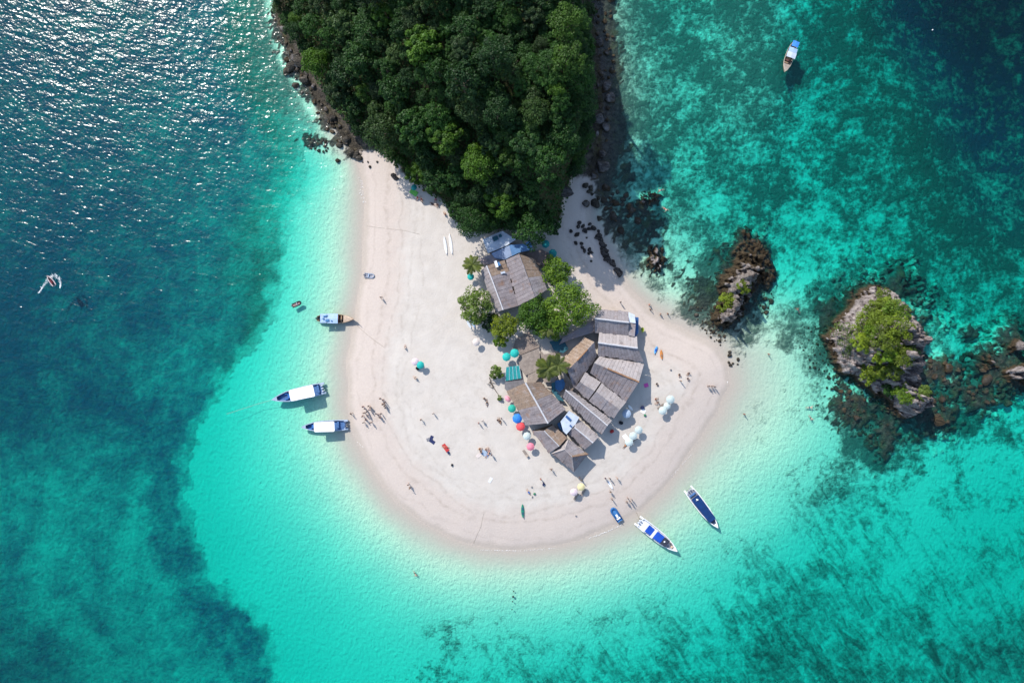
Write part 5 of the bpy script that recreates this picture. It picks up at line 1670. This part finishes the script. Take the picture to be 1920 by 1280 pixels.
foam('white foam wake curling behind the jet ski', [([(92, 518), (103, 516), (112, 522), (114, 532), (113, 540)], [3, 4, 3, 1.5, 1], 220, .04, .12), ([(100, 517), (91, 523), (84, 532), (78, 542), (73, 549)], [3.5, 3.5, 3, 2, 1.5], 220, .04, .11)], 3)
foam('thin foam lines along the shore', [([(1354, 698), (1355, 710), (1364, 718)], [1.5, 3, 2], 90, .06, .22), ([(670, 828), (680, 836), (690, 843)], [1, 1.5, 1], 40, .04, .12), ([(674, 330), (680, 350), (677, 366), (684, 380)], [3, 4, 4, 3], 60, .04, .12),
                                        ([(1100, 1010), (1120, 1003), (1140, 995), (1165, 983)], [.8, 1, 1, .8], 110, .03, .10), ([(900, 1030), (940, 1031), (980, 1032), (1040, 1027)], [.8, 1, 1, .8], 120, .03, .09), ([(1225, 930), (1232, 904), (1262, 888), (1300, 848)], [1.2, 1.2, 1.2, 1], 90, .03, .10)], 5, 'shore_foam')
# ropes
def rope(label, pts, rad=.025, raised=0.03):
    bm = bmesh.new(); P = []
    for (u, v, z) in pts:
        x, y = gxy(u, v, z); P.append((x, y, max(gz(x, y), 0) + raised if z == 0 else z))
    add_tube(bm, P, rad, 5)
    o = mesh_obj('mooring_rope', to_mesh('mooring_rope', bm, M_rope)); tag(o, label, 'rope')


rope('mooring rope running over the sand from the pale blue longtail boat', [(663, 600, 1.3), (672, 612, 0), (688, 626, 0), (706, 640, 0), (724, 652, 0)], .03)
rope('old rope half buried across the northern end of the beach', [(688, 424, 0), (712, 428, 0), (736, 431, 0), (760, 434, 0), (788, 441, 0)], .025)
rope('rope lying across the wet sand at the southern shore', [(907, 960, 0), (902, 985, 0), (893, 1005, 0), (888, 1018, 0)], .03)
rope('anchor rope of the royal blue roofed speedboat', [(1200, 976, .6), (1197, 968, 0), (1193, 960, 0)], .05)
rope('long anchor rope trailing west from the larger white canopied speedboat', [(511, 749, .9), (480, 758, .02), (440, 771, .02), (425, 776, .02)], .035)
for (u, v, s) in ((1748, 57, .17),):
    x, y = gxy(u, v); bm = bmesh.new(); bmesh.ops.create_icosphere(bm, subdivisions=2, radius=s); add_tube(bm, [(0, 0, s * .8), (0, 0, s * 1.8)], .06, 6)
    o = mesh_obj('mooring_buoy', to_mesh('mooring_buoy', bm, M_white, True), None, (x, y, .1)); tag(o, 'white mooring buoy alone in the dark north-east water', 'buoy')
for k, (u, v) in enumerate(((962, 1118), (961, 1127), (963, 1108), (960, 1142))):
    x, y = gxy(u, v); bm = bmesh.new(); bmesh.ops.create_icosphere(bm, subdivisions=2, radius=.16 if k else .26); add_tube(bm, [(0, 0, .1), (0, 0, .3)], .04, 5)
    o = mesh_obj('float', to_mesh('float', bm, M_black, True), None, (x, y, .02)); tag(o, ('largest dark float on the line off the southern shore', 'dark float just south of the largest one on the line', 'small dark float at the shoreward end of the line', 'small dark float at the seaward end of the line')[k], 'float')
# ------------------------------------------------------------------ umbrellas
M_ub = {'teal': plain('teal_canvas', (.015, .38, .34), .7, .2, 1.5), 'green': plain('green_canvas', (.02, .36, .27), .7, .2, 1.5), 'blue': plain('blue_canvas', (.03, .20, .62), .7, .15, 1.5), 'red': plain('red_canvas', (.62, .07, .08), .7, .15, 1.5),
        'pink': plain('pink_canvas', (.68, .30, .36), .7, .25, 1.5), 'rose': plain('rose_canvas', (.64, .20, .27), .7, .25, 1.5), 'white': plain('white_canvas', (.47, .55, .54), .7, .1, 1.5), 'haze': plain('blue_grey_canvas', (.34, .43, .55), .7, .2, 1.5),
        'yellow': plain('pale_yellow_canvas', (.66, .58, .32), .7, .2, 1.5), 'sand': plain('sand_canvas', (.56, .50, .47), .8, .15, 1.5), 'lilac': plain('lilac_canvas', (.55, .46, .50), .8, .2, 1.5), 'dteal': plain('deep_teal_canvas', (.01, .22, .22), .7, .2, 1.5)}


def umbrella_proto(c):
    t = empty('beach_umbrella', (0, 0, 0))
    bm = bmesh.new()
    rad, top, rim = 1.0, 2.35, 1.95
    n = 8; apex = bm.verts.new((0, 0, top))
    r1 = [bm.verts.new((rad * .55 * math.cos(2 * math.pi * k / n), rad * .55 * math.sin(2 * math.pi * k / n), top - .13)) for k in range(n)]
    r2 = [bm.verts.new((rad * math.cos(2 * math.pi * k / n), rad * math.sin(2 * math.pi * k / n), rim)) for k in range(n)]
    m2 = [bm.verts.new((rad * .93 * math.cos(2 * math.pi * (k + .5) / n), rad * .93 * math.sin(2 * math.pi * (k + .5) / n), rim + .02)) for k in range(n)]
    for k in range(n):
        j = (k + 1) % n
        bm.faces.new((apex, r1[k], r1[j])); bm.faces.new((r1[k], r2[k], m2[k])); bm.faces.new((r1[k], m2[k], r1[j])); bm.faces.new((r1[j], m2[k], r2[j]))
    bmesh.ops.recalc_face_normals(bm, faces=bm.faces)
    bmesh.ops.solidify(bm, geom=bm.faces[:], thickness=.012)
    cn = mesh_obj('canopy', to_mesh('canopy', bm, M_ub[c]), t)
    for k in range(n):
        a = 2 * math.pi * k / n
        bm = bmesh.new(); add_tube(bm, [(.06 * math.cos(a), .06 * math.sin(a), top - .06), (.55 * math.cos(a), .55 * math.sin(a), top - .175), (.97 * math.cos(a), .97 * math.sin(a), rim - .04)], .012, 4)
        mesh_obj('rib', to_mesh('rib', bm, M_steel), cn)
    bm = bmesh.new(); add_tube(bm, [(0, 0, -.4), (0, 0, top + .1)], [.025, .02], 6)
    mesh_obj('pole', to_mesh('pole', bm, M_white), t)
    return t


protos = {}
ROW = 'coloured umbrellas along the brown pavilion'
E1 = 'pale umbrellas on the open eastern sand'
E2 = 'pale umbrellas on the south-eastern sand'
for (u, v, c, s, lab, grp) in (
        (952, 747, 'pink', .85, 'half folded pale pink umbrella at the north end of the row by the brown pavilion', ROW), (961, 766, 'green', 1.0, 'sea green umbrella between the pale pink and the blue one', ROW), (970.5, 784, 'blue', 1.2, 'large blue umbrella in the row beside the brown pavilion', ROW),
        (976.5, 799.5, 'red', 1.1, 'red umbrella between the blue and the white one', ROW), (988, 818, 'white', .98, 'white umbrella between the red and the rose one', ROW), (995.5, 837, 'rose', .98, 'rose pink umbrella at the south end of the row', ROW),
        (949.5, 669, 'teal', 1.05, 'teal umbrella on the sand side of the teal pair by the small trees', 'teal umbrella pair'), (964, 662, 'teal', 1.1, 'teal umbrella on the village side of the teal pair by the small trees', 'teal umbrella pair'),
        (882, 518, 'teal', .85, 'teal umbrella beside the palm west of the twin roofed house', None), (787, 684, 'teal', .95, 'teal umbrella alone on the open western sand beside a grey one', None), (778.5, 679, 'lilac', .95, 'grey lilac umbrella touching the lone teal one', None),
        (1022.5, 457, 'dteal', 1.0, 'deep teal umbrella under the forest edge', None), (1036.5, 474, 'dteal', 1.05, 'deep teal umbrella in the shade north of the small round tree', None),
        (1258.5, 749.5, 'white', 1.05, 'tallest white umbrella at the north end of the trio nearest the point', E1), (1250.5, 761, 'white', .9, 'middle white umbrella of the trio nearest the point', E1), (1243.5, 770, 'white', 1.02, 'white umbrella at the south end of the trio nearest the point', E1),
        (1197.5, 806.5, 'white', 1.0, 'white umbrella at the north end of the trio south-east of the stalls', E2), (1188, 818, 'white', 1.0, 'middle white umbrella of the trio south-east of the stalls', E2), (1181, 829, 'white', 1.0, 'white umbrella at the south end of the trio south-east of the stalls', E2),
        (1175, 776.5, 'haze', 1.1, 'blue grey umbrella in the shade of the double hut', None), (1090, 913.5, 'yellow', .95, 'pale yellow umbrella below the southern tip of the village', None), (1077, 923, 'lilac', .95, 'lilac umbrella beside the pale yellow one', None),
        (892, 641, 'sand', .95, 'sand coloured umbrella alone below the olive tree', None), (776, 351, 'dteal', .75, 'small teal umbrella at the northern end of the beach', None)):
    if c not in protos:
        protos[c] = umbrella_proto(c); o = protos[c]
    else:
        o = copy_tree(protos[c])
    x, y, z = at(u, v, 2.3 * s)
    o.location = (x, y, z); o.scale = (s, s, s * (.98 if s < 1 else 1)); o.rotation_euler = (R.uniform(-.06, .06), R.uniform(-.06, .06), R.uniform(0, 1))
    if 'half folded' in lab: o.scale = (.62, .95, 1.0)
    for k in ('group',):
        if k in o: del o[k]
    tag(o, lab, 'umbrella', grp)

# ------------------------------------------------------------------ people
M_skin = [plain('skin_tone_a', (.42, .26, .18), .6, .1, 3), plain('skin_tone_b', (.28, .16, .10), .6, .1, 3), plain('skin_tone_c', (.50, .33, .25), .6, .1, 3)]
M_hair = [plain('dark_hair', (.02, .014, .01), .7, .2, 3), plain('brown_hair', (.08, .045, .025), .7, .2, 3), plain('fair_hair', (.28, .19, .10), .7, .2, 3)]
M_cloth = {k: plain(k + '_cloth', c, .8, .15, 3) for k, c in dict(navy=(.02, .03, .10), black=(.015, .015, .02), red=(.45, .04, .04), white=(.7, .7, .7), blue=(.04, .14, .40), orange=(.55, .20, .05), green=(.04, .20, .10), pink=(.55, .18, .26), grey=(.20, .20, .22), yellow=(.55, .42, .08)).items()}
POSES = {
    'stand': dict(pel=(0, 0, .95), chest=(0, 0, 1.38), neck=(0, .01, 1.5), head=(0, .03, 1.66), el=((-.25, .0, 1.13), (.25, .0, 1.13)), ha=((-.26, .08, .86), (.26, .08, .86)), kn=((-.11, .03, .50), (.11, .03, .50)), an=((-.12, 0, .08), (.12, 0, .08))),
    'walk': dict(pel=(0, 0, .93), chest=(0, .03, 1.36), neck=(0, .05, 1.48), head=(0, .08, 1.64), el=((-.26, .14, 1.13), (.26, -.12, 1.13)), ha=((-.25, .32, .96), (.25, -.22, .9)), kn=((-.11, -.05, .50), (.11, .20, .52)), an=((-.12, -.32, .14), (.12, .26, .08))),
    'sit': dict(pel=(0, 0, .12), chest=(0, -.12, .56), neck=(0, -.13, .68), head=(0, -.09, .84), el=((-.28, .10, .42), (.28, .10, .42)), ha=((-.18, .36, .42), (.18, .36, .42)), kn=((-.16, .42, .42), (.16, .42, .42)), an=((-.12, .74, .07), (.12, .74, .07))),
    'lie': dict(pel=(0, 0, .13), chest=(0, .44, .15), neck=(0, .56, .15), head=(0, .73, .15), el=((-.30, .24, .09), (.30, .24, .09)), ha=((-.30, -.02, .07), (.30, -.02, .07)), kn=((-.13, -.45, .13), (.13, -.45, .13)), an=((-.16, -.88, .08), (.16, -.88, .08))),
    'swim': dict(pel=(0, 0, -.10), chest=(0, .42, -.03), neck=(0, .54, .0), head=(0, .70, .05), el=((-.42, .72, -.08), (.42, .60, -.10)), ha=((-.30, 1.0, -.06), (.62, .40, -.10)), kn=((-.12, -.45, -.20), (.12, -.45, -.16)), an=((-.14, -.85, -.18), (.14, -.85, -.24))),
    'wade': dict(pel=(0, 0, .45), chest=(0, .02, .88), neck=(0, .03, 1.0), head=(0, .05, 1.16), el=((-.30, .08, .66), (.30, .08, .66)), ha=((-.34, .24, .46), (.34, .24, .46)), kn=((-.11, .03, .0), (.11, .03, .0)), an=((-.12, 0, -.40), (.12, 0, -.40)))}


def person_meshes(pose):
    p = {k: (Vector(v) if not isinstance(v[0], tuple) else [Vector(q) for q in v]) for k, v in POSES[pose].items()}
    up = (p['chest'] - p['pel']).normalized()
    fw = Vector((0, 0, 1)) if pose in ('lie',) else (Vector((0, 0, -1)) if pose == 'swim' else Vector((0, 1, 0)))
    V, E, Rr = [], [], []

    def add(co, r, parent=None):
        V.append(co); Rr.append(r)
        if parent is not None: E.append((parent, len(V) - 1))
        return len(V) - 1
    pel = add(p['pel'], (.155, .11)); mid = add(p['pel'].lerp(p['chest'], .5), (.135, .095), pel); ch = add(p['chest'] - up * .04, (.16, .105), mid); nk = add(p['neck'], (.055, .055), ch)
    hd = add(p['head'] - up * .05, (.078, .09), nk); ht = add(p['head'] + up * .07, (.072, .085), hd)
    for i, s in enumerate((-1, 1)):
        sh = add(p['chest'] + Vector((s * .17, 0, 0)) + up * .02, (.062, .062), ch); el = add(p['el'][i], (.042, .042), sh); wr = add(el and p['el'][i].lerp(p['ha'][i], .85), (.030, .030), el)
        palm_ = add(p['ha'][i] + (p['ha'][i] - p['el'][i]).normalized() * .03, (.042, .022), wr)
        add(p['ha'][i] + (p['ha'][i] - p['el'][i]).normalized() * .12, (.026, .012), palm_)
        hp = add(p['pel'] + Vector((s * .09, 0, 0)) - up * .06, (.092, .092), pel); kn = add(p['kn'][i], (.058, .058), hp)
        cf = add(p['kn'][i].lerp(p['an'][i], .3), (.058, .055), kn); an = add(p['an'][i], (.036, .036), cf)
        toe = p['an'][i] + (Vector((0, .16, -.04)) if pose in ('stand', 'walk', 'wade') else fw * .12 - up * .10)
        add(toe, (.042, .026), an)
    # nose
    add(p['head'] + fw * .095 - up * .0, (.014, .014), hd)
    me = bpy.data.meshes.new('body')
    me.from_pydata([tuple(v) for v in V], E, [])
    o = bpy.data.objects.new('tmp', me); COL.objects.link(o)
    m = o.modifiers.new('s', 'SKIN'); m.use_smooth_shade = True
    for i, r in enumerate(Rr): me.skin_vertices[0].data[i].radius = r
    me.skin_vertices[0].data[0].use_root = True
    s = o.modifiers.new('d', 'SUBSURF'); s.levels = 1
    dg = bpy.context.evaluated_depsgraph_get()
    body = bpy.data.meshes.new_from_object(o.evaluated_get(dg))
    bpy.data.objects.remove(o)

    def shell(center, ax, r, l, seg=10):
        bm = bmesh.new(); n = 5; rings = []
        a = ax.normalized(); b = Vector((1, 0, 0)); c = a.cross(b).normalized()
        for k in range(n):
            q = -1 + 2 * k / (n - 1); w = 1 - .12 * q * q
            rings.append([bm.verts.new(center + a * l * q * .5 + (b * r[0] * math.cos(2 * math.pi * h / seg) + c * r[1] * math.sin(2 * math.pi * h / seg)) * w) for h in range(seg)])
        for k in range(n - 1):
            for h in range(seg): bm.faces.new((rings[k][h], rings[k][(h + 1) % seg], rings[k + 1][(h + 1) % seg], rings[k + 1][h]))
        bm.faces.new(rings[0][::-1]); bm.faces.new(rings[-1])
        bmesh.ops.recalc_face_normals(bm, faces=bm.faces)
        return to_mesh('x', bm, None, True)
    trunks = shell(p['pel'] - up * .04, up, (.20, .145), .24)
    top = shell(p['pel'].lerp(p['chest'], .62), up, (.19, .135), .46)
    bm = bmesh.new(); bmesh.ops.create_icosphere(bm, subdivisions=2, radius=.115)
    for v in bm.verts:
        v.co = v.co + p['head'] + up * .05 - fw * .025
    hair = to_mesh('hair', bm, None, True)
    return body, trunks, top, hair


PM = {k: person_meshes(k) for k in POSES}
_cache = {}


def mat_copy(me, key, mat):
    if (key, mat.name) not in _cache:
        m = me.copy(); m.materials.clear(); m.materials.append(mat); _cache[(key, mat.name)] = m
    return _cache[(key, mat.name)]


def person(u, v, pose, label, bottom='navy', shirt=None, ang=None, skin=None, hair=None, group=None, z=None):
    x, y, zg = at(u, v, {'stand': 1.5, 'walk': 1.5, 'wade': .9}.get(pose, .2))
    zz = zg if z is None else z
    if pose in ('swim', 'wade'): zz = 0.02
    t = empty('person', (x, y, zz), R.uniform(0, 6.28) if ang is None else math.radians(ang))
    tag(t, label, 'person', group)
    s = R.uniform(.93, 1.06); t.scale = (s, s, s)
    b, tr, tp, hr = PM[pose]
    k = R.randrange(3) if skin is None else skin
    mesh_obj('body', mat_copy(b, pose + 'b', M_skin[k]), t)
    mesh_obj('shorts', mat_copy(tr, pose + 't', M_cloth[bottom]), t)
    if shirt: mesh_obj('shirt', mat_copy(tp, pose + 's', M_cloth[shirt]), t)
    mesh_obj('hair', mat_copy(hr, pose + 'h', M_hair[R.choice((0, 0, 1, 2)) if hair is None else hair]), t)
    return t


G1 = 'people standing in a loose crowd above the white canopied speedboats'
z5 = lambda a, b: (500 + a / 3.37, 500 + b / 3.37)
for i, (a, b) in enumerate(((605, 885), (617, 897), (640, 880), (652, 890), (628, 918), (602, 945), (634, 938), (608, 985), (621, 967), (656, 985), (646, 905), (612, 925), (714, 833), (733, 842), (743, 856), (729, 870), (741, 880), (747, 893), (690, 930), (703, 938), (718, 930), (737, 866), (712, 952))):
    u, v = z5(a, b)
    person(u, v, R.choice(('stand', 'stand', 'walk')), 'person standing in the loose crowd on the sand east of the white canopied speedboats', R.choice(('navy', 'black', 'blue', 'red', 'grey')), R.choice((None, 'black', 'navy', 'grey', None)), None, None, 0, G1)
for (u, v, pose, lab, bt, shv) in (
        (657, 776, 'walk', 'person walking out of the water by the smaller white canopied speedboat', 'navy', None), (713.5, 557, 'walk', 'lone person walking along the northern part of the western sand', 'black', 'grey'),
        (788.7, 787, 'walk', 'person in dark clothes walking on the open sand, larger of two strollers', 'black', 'navy'), (811.5, 775.5, 'stand', 'person in pale clothes strolling on the open sand', 'grey', 'white'),
        (907.5, 746.5, 'sit', 'person sitting on the sand facing the pink umbrella', 'navy', None), (913, 755.5, 'lie', 'person lying on the sand west of the sea green umbrella', 'black', 'grey'),
        (897, 793.5, 'stand', 'person in a pink top standing on the sand west of the red umbrella', 'pink', 'pink'), (904, 789, 'stand', 'person in white standing beside the pink topped person', 'white', 'white'),
        (933, 787, 'sit', 'person sitting in dark clothes west of the blue umbrella', 'navy', 'navy'), (940, 784.5, 'stand', 'person standing behind the dark clothed sitter west of the blue umbrella', 'blue', 'black'), (937, 789, 'lie', 'person lying between two others west of the blue umbrella', 'black', None),
        (835.5, 838, 'lie', 'person lying on a red towel on the open western sand', 'red', 'red'), (899, 841, 'sit', 'sunbather in orange at the west end of the seated group', 'orange', 'orange'), (902, 847, 'sit', 'sunbather in black in the middle of the seated group', 'black', 'black'),
        (911, 842, 'sit', 'sunbather in navy with a towel in the seated group', 'navy', 'navy'), (917, 846, 'sit', 'sunbather in pink at the east end of the seated group', 'pink', None), (914, 853, 'lie', 'sunbather lying at the south of the seated group', 'blue', None), (921, 853, 'stand', 'person standing at the edge of the seated group', 'grey', 'navy'),
        (765, 909, 'walk', 'person walking along the wet sand of the south-west shore', 'grey', 'grey'), (768, 915, 'walk', 'person following another along the wet sand of the south-west shore', 'black', None), (1014, 899, 'stand', 'person in a red top standing on the southern sand', 'black', 'red'), (991, 922, 'lie', 'person in blue lying on the southern sand among bags', 'blue', 'blue'),
        (1033.5, 880.5, 'walk', 'lone person walking just west of the hip roofed hut', 'grey', None), (1087, 895.5, 'stand', 'person standing at the tip of the village shadow', 'navy', 'black'), (1091, 901, 'walk', 'person walking from the village shadow to the pale yellow umbrella', 'yellow', None),
        (780, 709, 'sit', 'person sitting on the sand just south of the lone teal umbrella', 'black', 'white'), (760, 652, 'sit', 'person sitting alone on the open north-western sand', 'grey', 'white'),
        (783, 371, 'sit', 'person in dark red sitting by the green mat at the forest edge', 'red', 'red'), (790, 374, 'lie', 'person lying in the small group at the forest edge', 'red', None), (793.5, 357, 'sit', 'person in yellow sitting against the forest edge', 'yellow', 'yellow'), (812, 383, 'lie', 'person in black lying below the trees at the forest edge', 'black', 'black'), (817, 374, 'sit', 'person in pink sitting under the trees at the forest edge', 'pink', 'pink'), (820, 384, 'sit', 'person in navy sitting under the trees at the forest edge', 'navy', None), (834.5, 402, 'sit', 'person in red sitting alone at the foot of the forest', 'red', 'red'),
        (1135.6, 897, 'stand', 'person carrying the west end of the white board', 'black', 'navy'), (1144, 897.5, 'stand', 'person carrying the east end of the white board', 'navy', 'black'), (1158, 897, 'walk', 'person walking east of the white board carriers', 'grey', None), (1145, 922.5, 'walk', 'person walking on the sand between the white board and the blue boat', 'grey', 'black'), (1148, 936.5, 'stand', 'person standing just above the blue boat', 'black', 'navy'),
        (1277.5, 714, 'stand', 'person standing on the eastern sand north of the umbrella trio', 'grey', None), (1273.5, 702, 'sit', 'person in black sitting in the middle of the eastern sand', 'black', 'black'), (1289, 709, 'sit', 'person in navy sitting east of the person in black', 'navy', 'navy'), (1291, 699.5, 'sit', 'person in grey sitting furthest out on the eastern sand', 'grey', 'grey'),
        (1173, 835, 'lie', 'sunbather in orange lying beside the south-east umbrella trio', 'orange', None), (1229, 748, 'sit', 'person in red sitting at the edge of the village shadow', 'red', 'red'), (1233, 754, 'sit', 'person in black sitting at the edge of the village shadow', 'black', 'black'), (1164, 566, 'stand', 'person standing on the wet sand north of the northernmost stall', 'black', 'grey'), (1231, 719, 'sit', 'person in grey sitting where the village shadow ends', 'grey', 'grey')):
    person(u, v, pose, lab, bt, shv)
for (u, v) in ((1178, 935), (1185, 936.5), (1176, 942), (1183, 941.5)):
    person(u, v, 'stand', 'person of four standing on the wet sand behind the royal blue roofed speedboat', 'black', R.choice((None, 'grey')), None, None, 0, 'four people above the royal blue roofed speedboat')
for (u, v) in ((1329.8, 724), (1336, 724), (1341.5, 725)):
    person(u, v, 'stand', 'person in the trio standing near the eastern tip of the sand', 'black', 'grey', None, None, 0, 'three people near the eastern tip')
for (u, v, pose, lab) in ((777.7, 1075.5, 'swim', 'lone swimmer in the southern shallows'), (1397, 776.5, 'wade', 'bather alone in the shallows east of the point'), (1519, 764, 'swim', 'northern swimmer of the pair south-west of the bushy islet'), (1521, 783, 'swim', 'southern swimmer of the pair south-west of the bushy islet'),
                          (1218, 571, 'wade', 'bather in the shallows north of the stalls, first of a pair'), (1220, 580, 'wade', 'bather in the shallows north of the stalls, standing closer to the sand'), (1253, 588, 'wade', 'dark haired bather alone in the green shallows'), (1239, 589, 'wade', 'bather wading between the pair and the lone dark haired bather'),
                          (1240, 356, 'swim', 'snorkeller off the reddish outcrop'), (1247, 391, 'swim', 'snorkeller south of the other one in the lagoon'), (1443, 664, 'wade', 'bather between the sand point and the bushy islet'), (1498, 582, 'swim', 'snorkeller in the channel between the two islets')):
    person(u, v, pose, lab, R.choice(('navy', 'red', 'black')), None)
# the white board carried along the shore
board('paddle_board', 'white board held between two people on the southern sand', 'paddle board', 1144, 908, 2.4, .7, -60, M_white, .15)

# ------------------------------------------------------------------ towels, bags and beach clutter
def towel(name, label, cat, u, v, L, w, ang, mat, z=None):
    x, y, zg = at(u, v)
    bm = bmesh.new(); add_box(bm, (0, 0, 0), (L, w, .03))
    bmesh.ops.subdivide_edges(bm, edges=bm.edges[:], cuts=3, use_grid_fill=True)
    for q in bm.verts: q.co.z += R.uniform(-.004, .03); q.co.x += R.uniform(-.04, .04); q.co.y += R.uniform(-.04, .04)
    o = mesh_obj(name, to_mesh(name, bm, mat), None, (x, y, zg + .05)); o.rotation_euler = (0, 0, math.radians(ang))
    return tag(o, label, cat)


def bag(label, u, v, s, mat, name='bag'):
    x, y, zg = at(u, v)
    t = empty(name, (x, y, zg), R.uniform(0, 3)); tag(t, label, 'bag')
    bm = bmesh.new(); add_box(bm, (0, 0, s * .35), (s, s * .7, s * .7))
    bmesh.ops.bevel(bm, geom=bm.edges[:], offset=s * .16, segments=2, affect='EDGES')
    for q in bm.verts: q.co += Vector((R.uniform(-.02, .02), R.uniform(-.02, .02), R.uniform(-.02, .02)))
    mesh_obj('body', to_mesh('body', bm, mat), t)
    bm = bmesh.new(); add_tube(bm, [(-s * .25, 0, s * .66), (-s * .15, 0, s * .95), (s * .15, 0, s * .95), (s * .25, 0, s * .66)], s * .04, 5)
    mesh_obj('strap', to_mesh('strap', bm, mat), t)


towel('towel', 'dark blue towel of the pair spread on the open western sand', 'towel', 810, 827, 1.5, .8, -35, M_cloth['navy'])
towel('towel', 'grey towel beside the dark blue one on the open western sand', 'towel', 804.5, 823, 1.2, .7, 20, M_cloth['grey'])
towel('towel', 'blue towel overlapping the dark blue one', 'towel', 809, 821, 1.2, .7, 70, M_cloth['navy'])
towel('towel', 'red towel under a person on the open western sand', 'towel', 835.5, 839, 2.0, .9, -55, M_cloth['red'])
towel('towel', 'blue grey towel among the seated group', 'towel', 910, 850, 2.0, 1.2, -30, M_ub['haze'])
towel('towel', 'pale towel at the west side of the seated group', 'towel', 898, 853, 1.4, .8, 40, M_ub['sand'])
towel('towel', 'white sheet lying alone below the seated group', 'towel', 919.5, 899.5, 1.3, .7, 60, M_cloth['white'])
towel('mat', 'bright green mat at the northern end of the beach', 'mat', 776, 361, 1.9, 1.2, -35, plain('lime_mat', (.16, .50, .10), .8, .2, 2))
towel('towel', 'white towel laid at the north-west of the south-east umbrella trio', 'towel', 1173.5, 820, 1.6, 1.0, -50, M_canopyw)
towel('float_ring_mat', 'bright pink float lying in the shade beside the widest stall', 'float', 1211.5, 722, 1.0, .9, 20, plain('pink_float', (.70, .10, .40), .5, .15, 2))
towel('towel', 'white sheet over a table at the edge of the shade south of the stalls', 'sheet', 1206, 770.5, 1.1, .9, -30, M_canopyw)
for (u, v, s, m, lab) in ((847.6, 871, .6, M_cloth['black'], 'black bag alone on the south-western sand'), (841, 848, .7, M_cloth['navy'], 'navy lump below the red towel'), (1019, 907, .7, M_cloth['navy'], 'navy shape put in for the shadow of the person in a red top'), (1002, 925, .6, M_cloth['green'], 'dark green bag east of the person in blue'), (997, 912.5, .4, M_cloth['grey'], 'small grey bag north of the person in blue'), (998, 931, .4, M_cloth['grey'], 'small grey bag south of the person in blue'),  # navy shapes: dark mark below the towel, shadow made solid beside red top
                       (1080, 966.5, .4, M_cloth['grey'], 'tiny dark bag near the southern shore'), (1257.5, 693, .45, M_cloth['grey'], 'small grey bag on the eastern sand'), (1204, 763.5, .9, M_cloth['navy'], 'navy bag in the shade beside the white sheet'), (1209, 778, .6, M_cloth['green'], 'olive bag at the sunny end of the white sheet'), (1147, 808, 1.0, M_cloth['red'], 'dark red cool bag in the shade at the end of the long narrow stall'), (1164, 792, 1.0, M_black, 'black sack in the shade below the blue grey umbrella'),
                       (783, 690.5, .9, M_cloth['black'], 'black bag beneath the lone teal umbrella'), (878, 516, .9, M_cloth['white'], 'white sack beside the teal umbrella west of the twin roofed house')):
    bag(lab, u, v, s, m)
x, y, z = at(1203, 618)
bm = bmesh.new()
for k in range(9):
    a = k * 2.4; add_tube(bm, [(0, 0, 0), (.3 * math.cos(a), .3 * math.sin(a), 1.3 + .1 * k), (.6 * math.cos(a), .6 * math.sin(a) - .02 * k, 1.9)], [.03, .22, .02], 5)
o = mesh_obj('furled_flags', to_mesh('furled_flags', bm, plain('lime_cloth', (.42, .50, .05), .7, .3, 2)), None, (x, y, z)); o.scale = (.7, 1.2, .7)
tag(o, 'bundle of lime yellow flags against the dark blue hoarding', 'flags')
for (u, v, L, w, an, lab) in ((985, 849, 1.9, .6, -55, 'wooden sun lounger under the rose pink umbrella'), (1248, 766, 1.9, .6, 40, 'sun lounger among the trio nearest the point'), (1238, 762, 1.9, .6, 40, 'sun lounger west of the trio nearest the point'), (1080, 930, 1.9, .6, 60, 'sun lounger under the lilac umbrella'), (1093, 922, 1.9, .6, 60, 'sun lounger under the pale yellow umbrella'), (1186, 826, 1.9, .6, 45, 'sun lounger beneath the middle umbrella of the south-east trio')):
    x, y, z = at(u, v); t = empty('sun_lounger', (x, y, z), math.radians(an)); tag(t, lab, 'sun lounger')
    bm = bmesh.new()
    for k in range(7): add_box(bm, (-L / 2 + .12 + k * .2, 0, .34), (.16, w, .03))
    mesh_obj('seat', to_mesh('seat', bm, M_canvas), t)
    bm = bmesh.new(); vs = add_box(bm, (0, 0, 0), (.65, w, .04)); bmesh.ops.rotate(bm, verts=vs, cent=(0, 0, 0), matrix=Matrix.Rotation(-.6, 3, 'Y')); bmesh.ops.translate(bm, verts=vs, vec=(L / 2 - .25, 0, .52))
    mesh_obj('backrest', to_mesh('backrest', bm, M_canvas), t)
    for sx in (-1, 1):
        for sy in (-1, 1):
            bm = bmesh.new(); add_box(bm, (sx * L * .36, sy * w * .42, .15), (.06, .06, .34)); mesh_obj('leg', to_mesh('leg', bm, M_under), t)
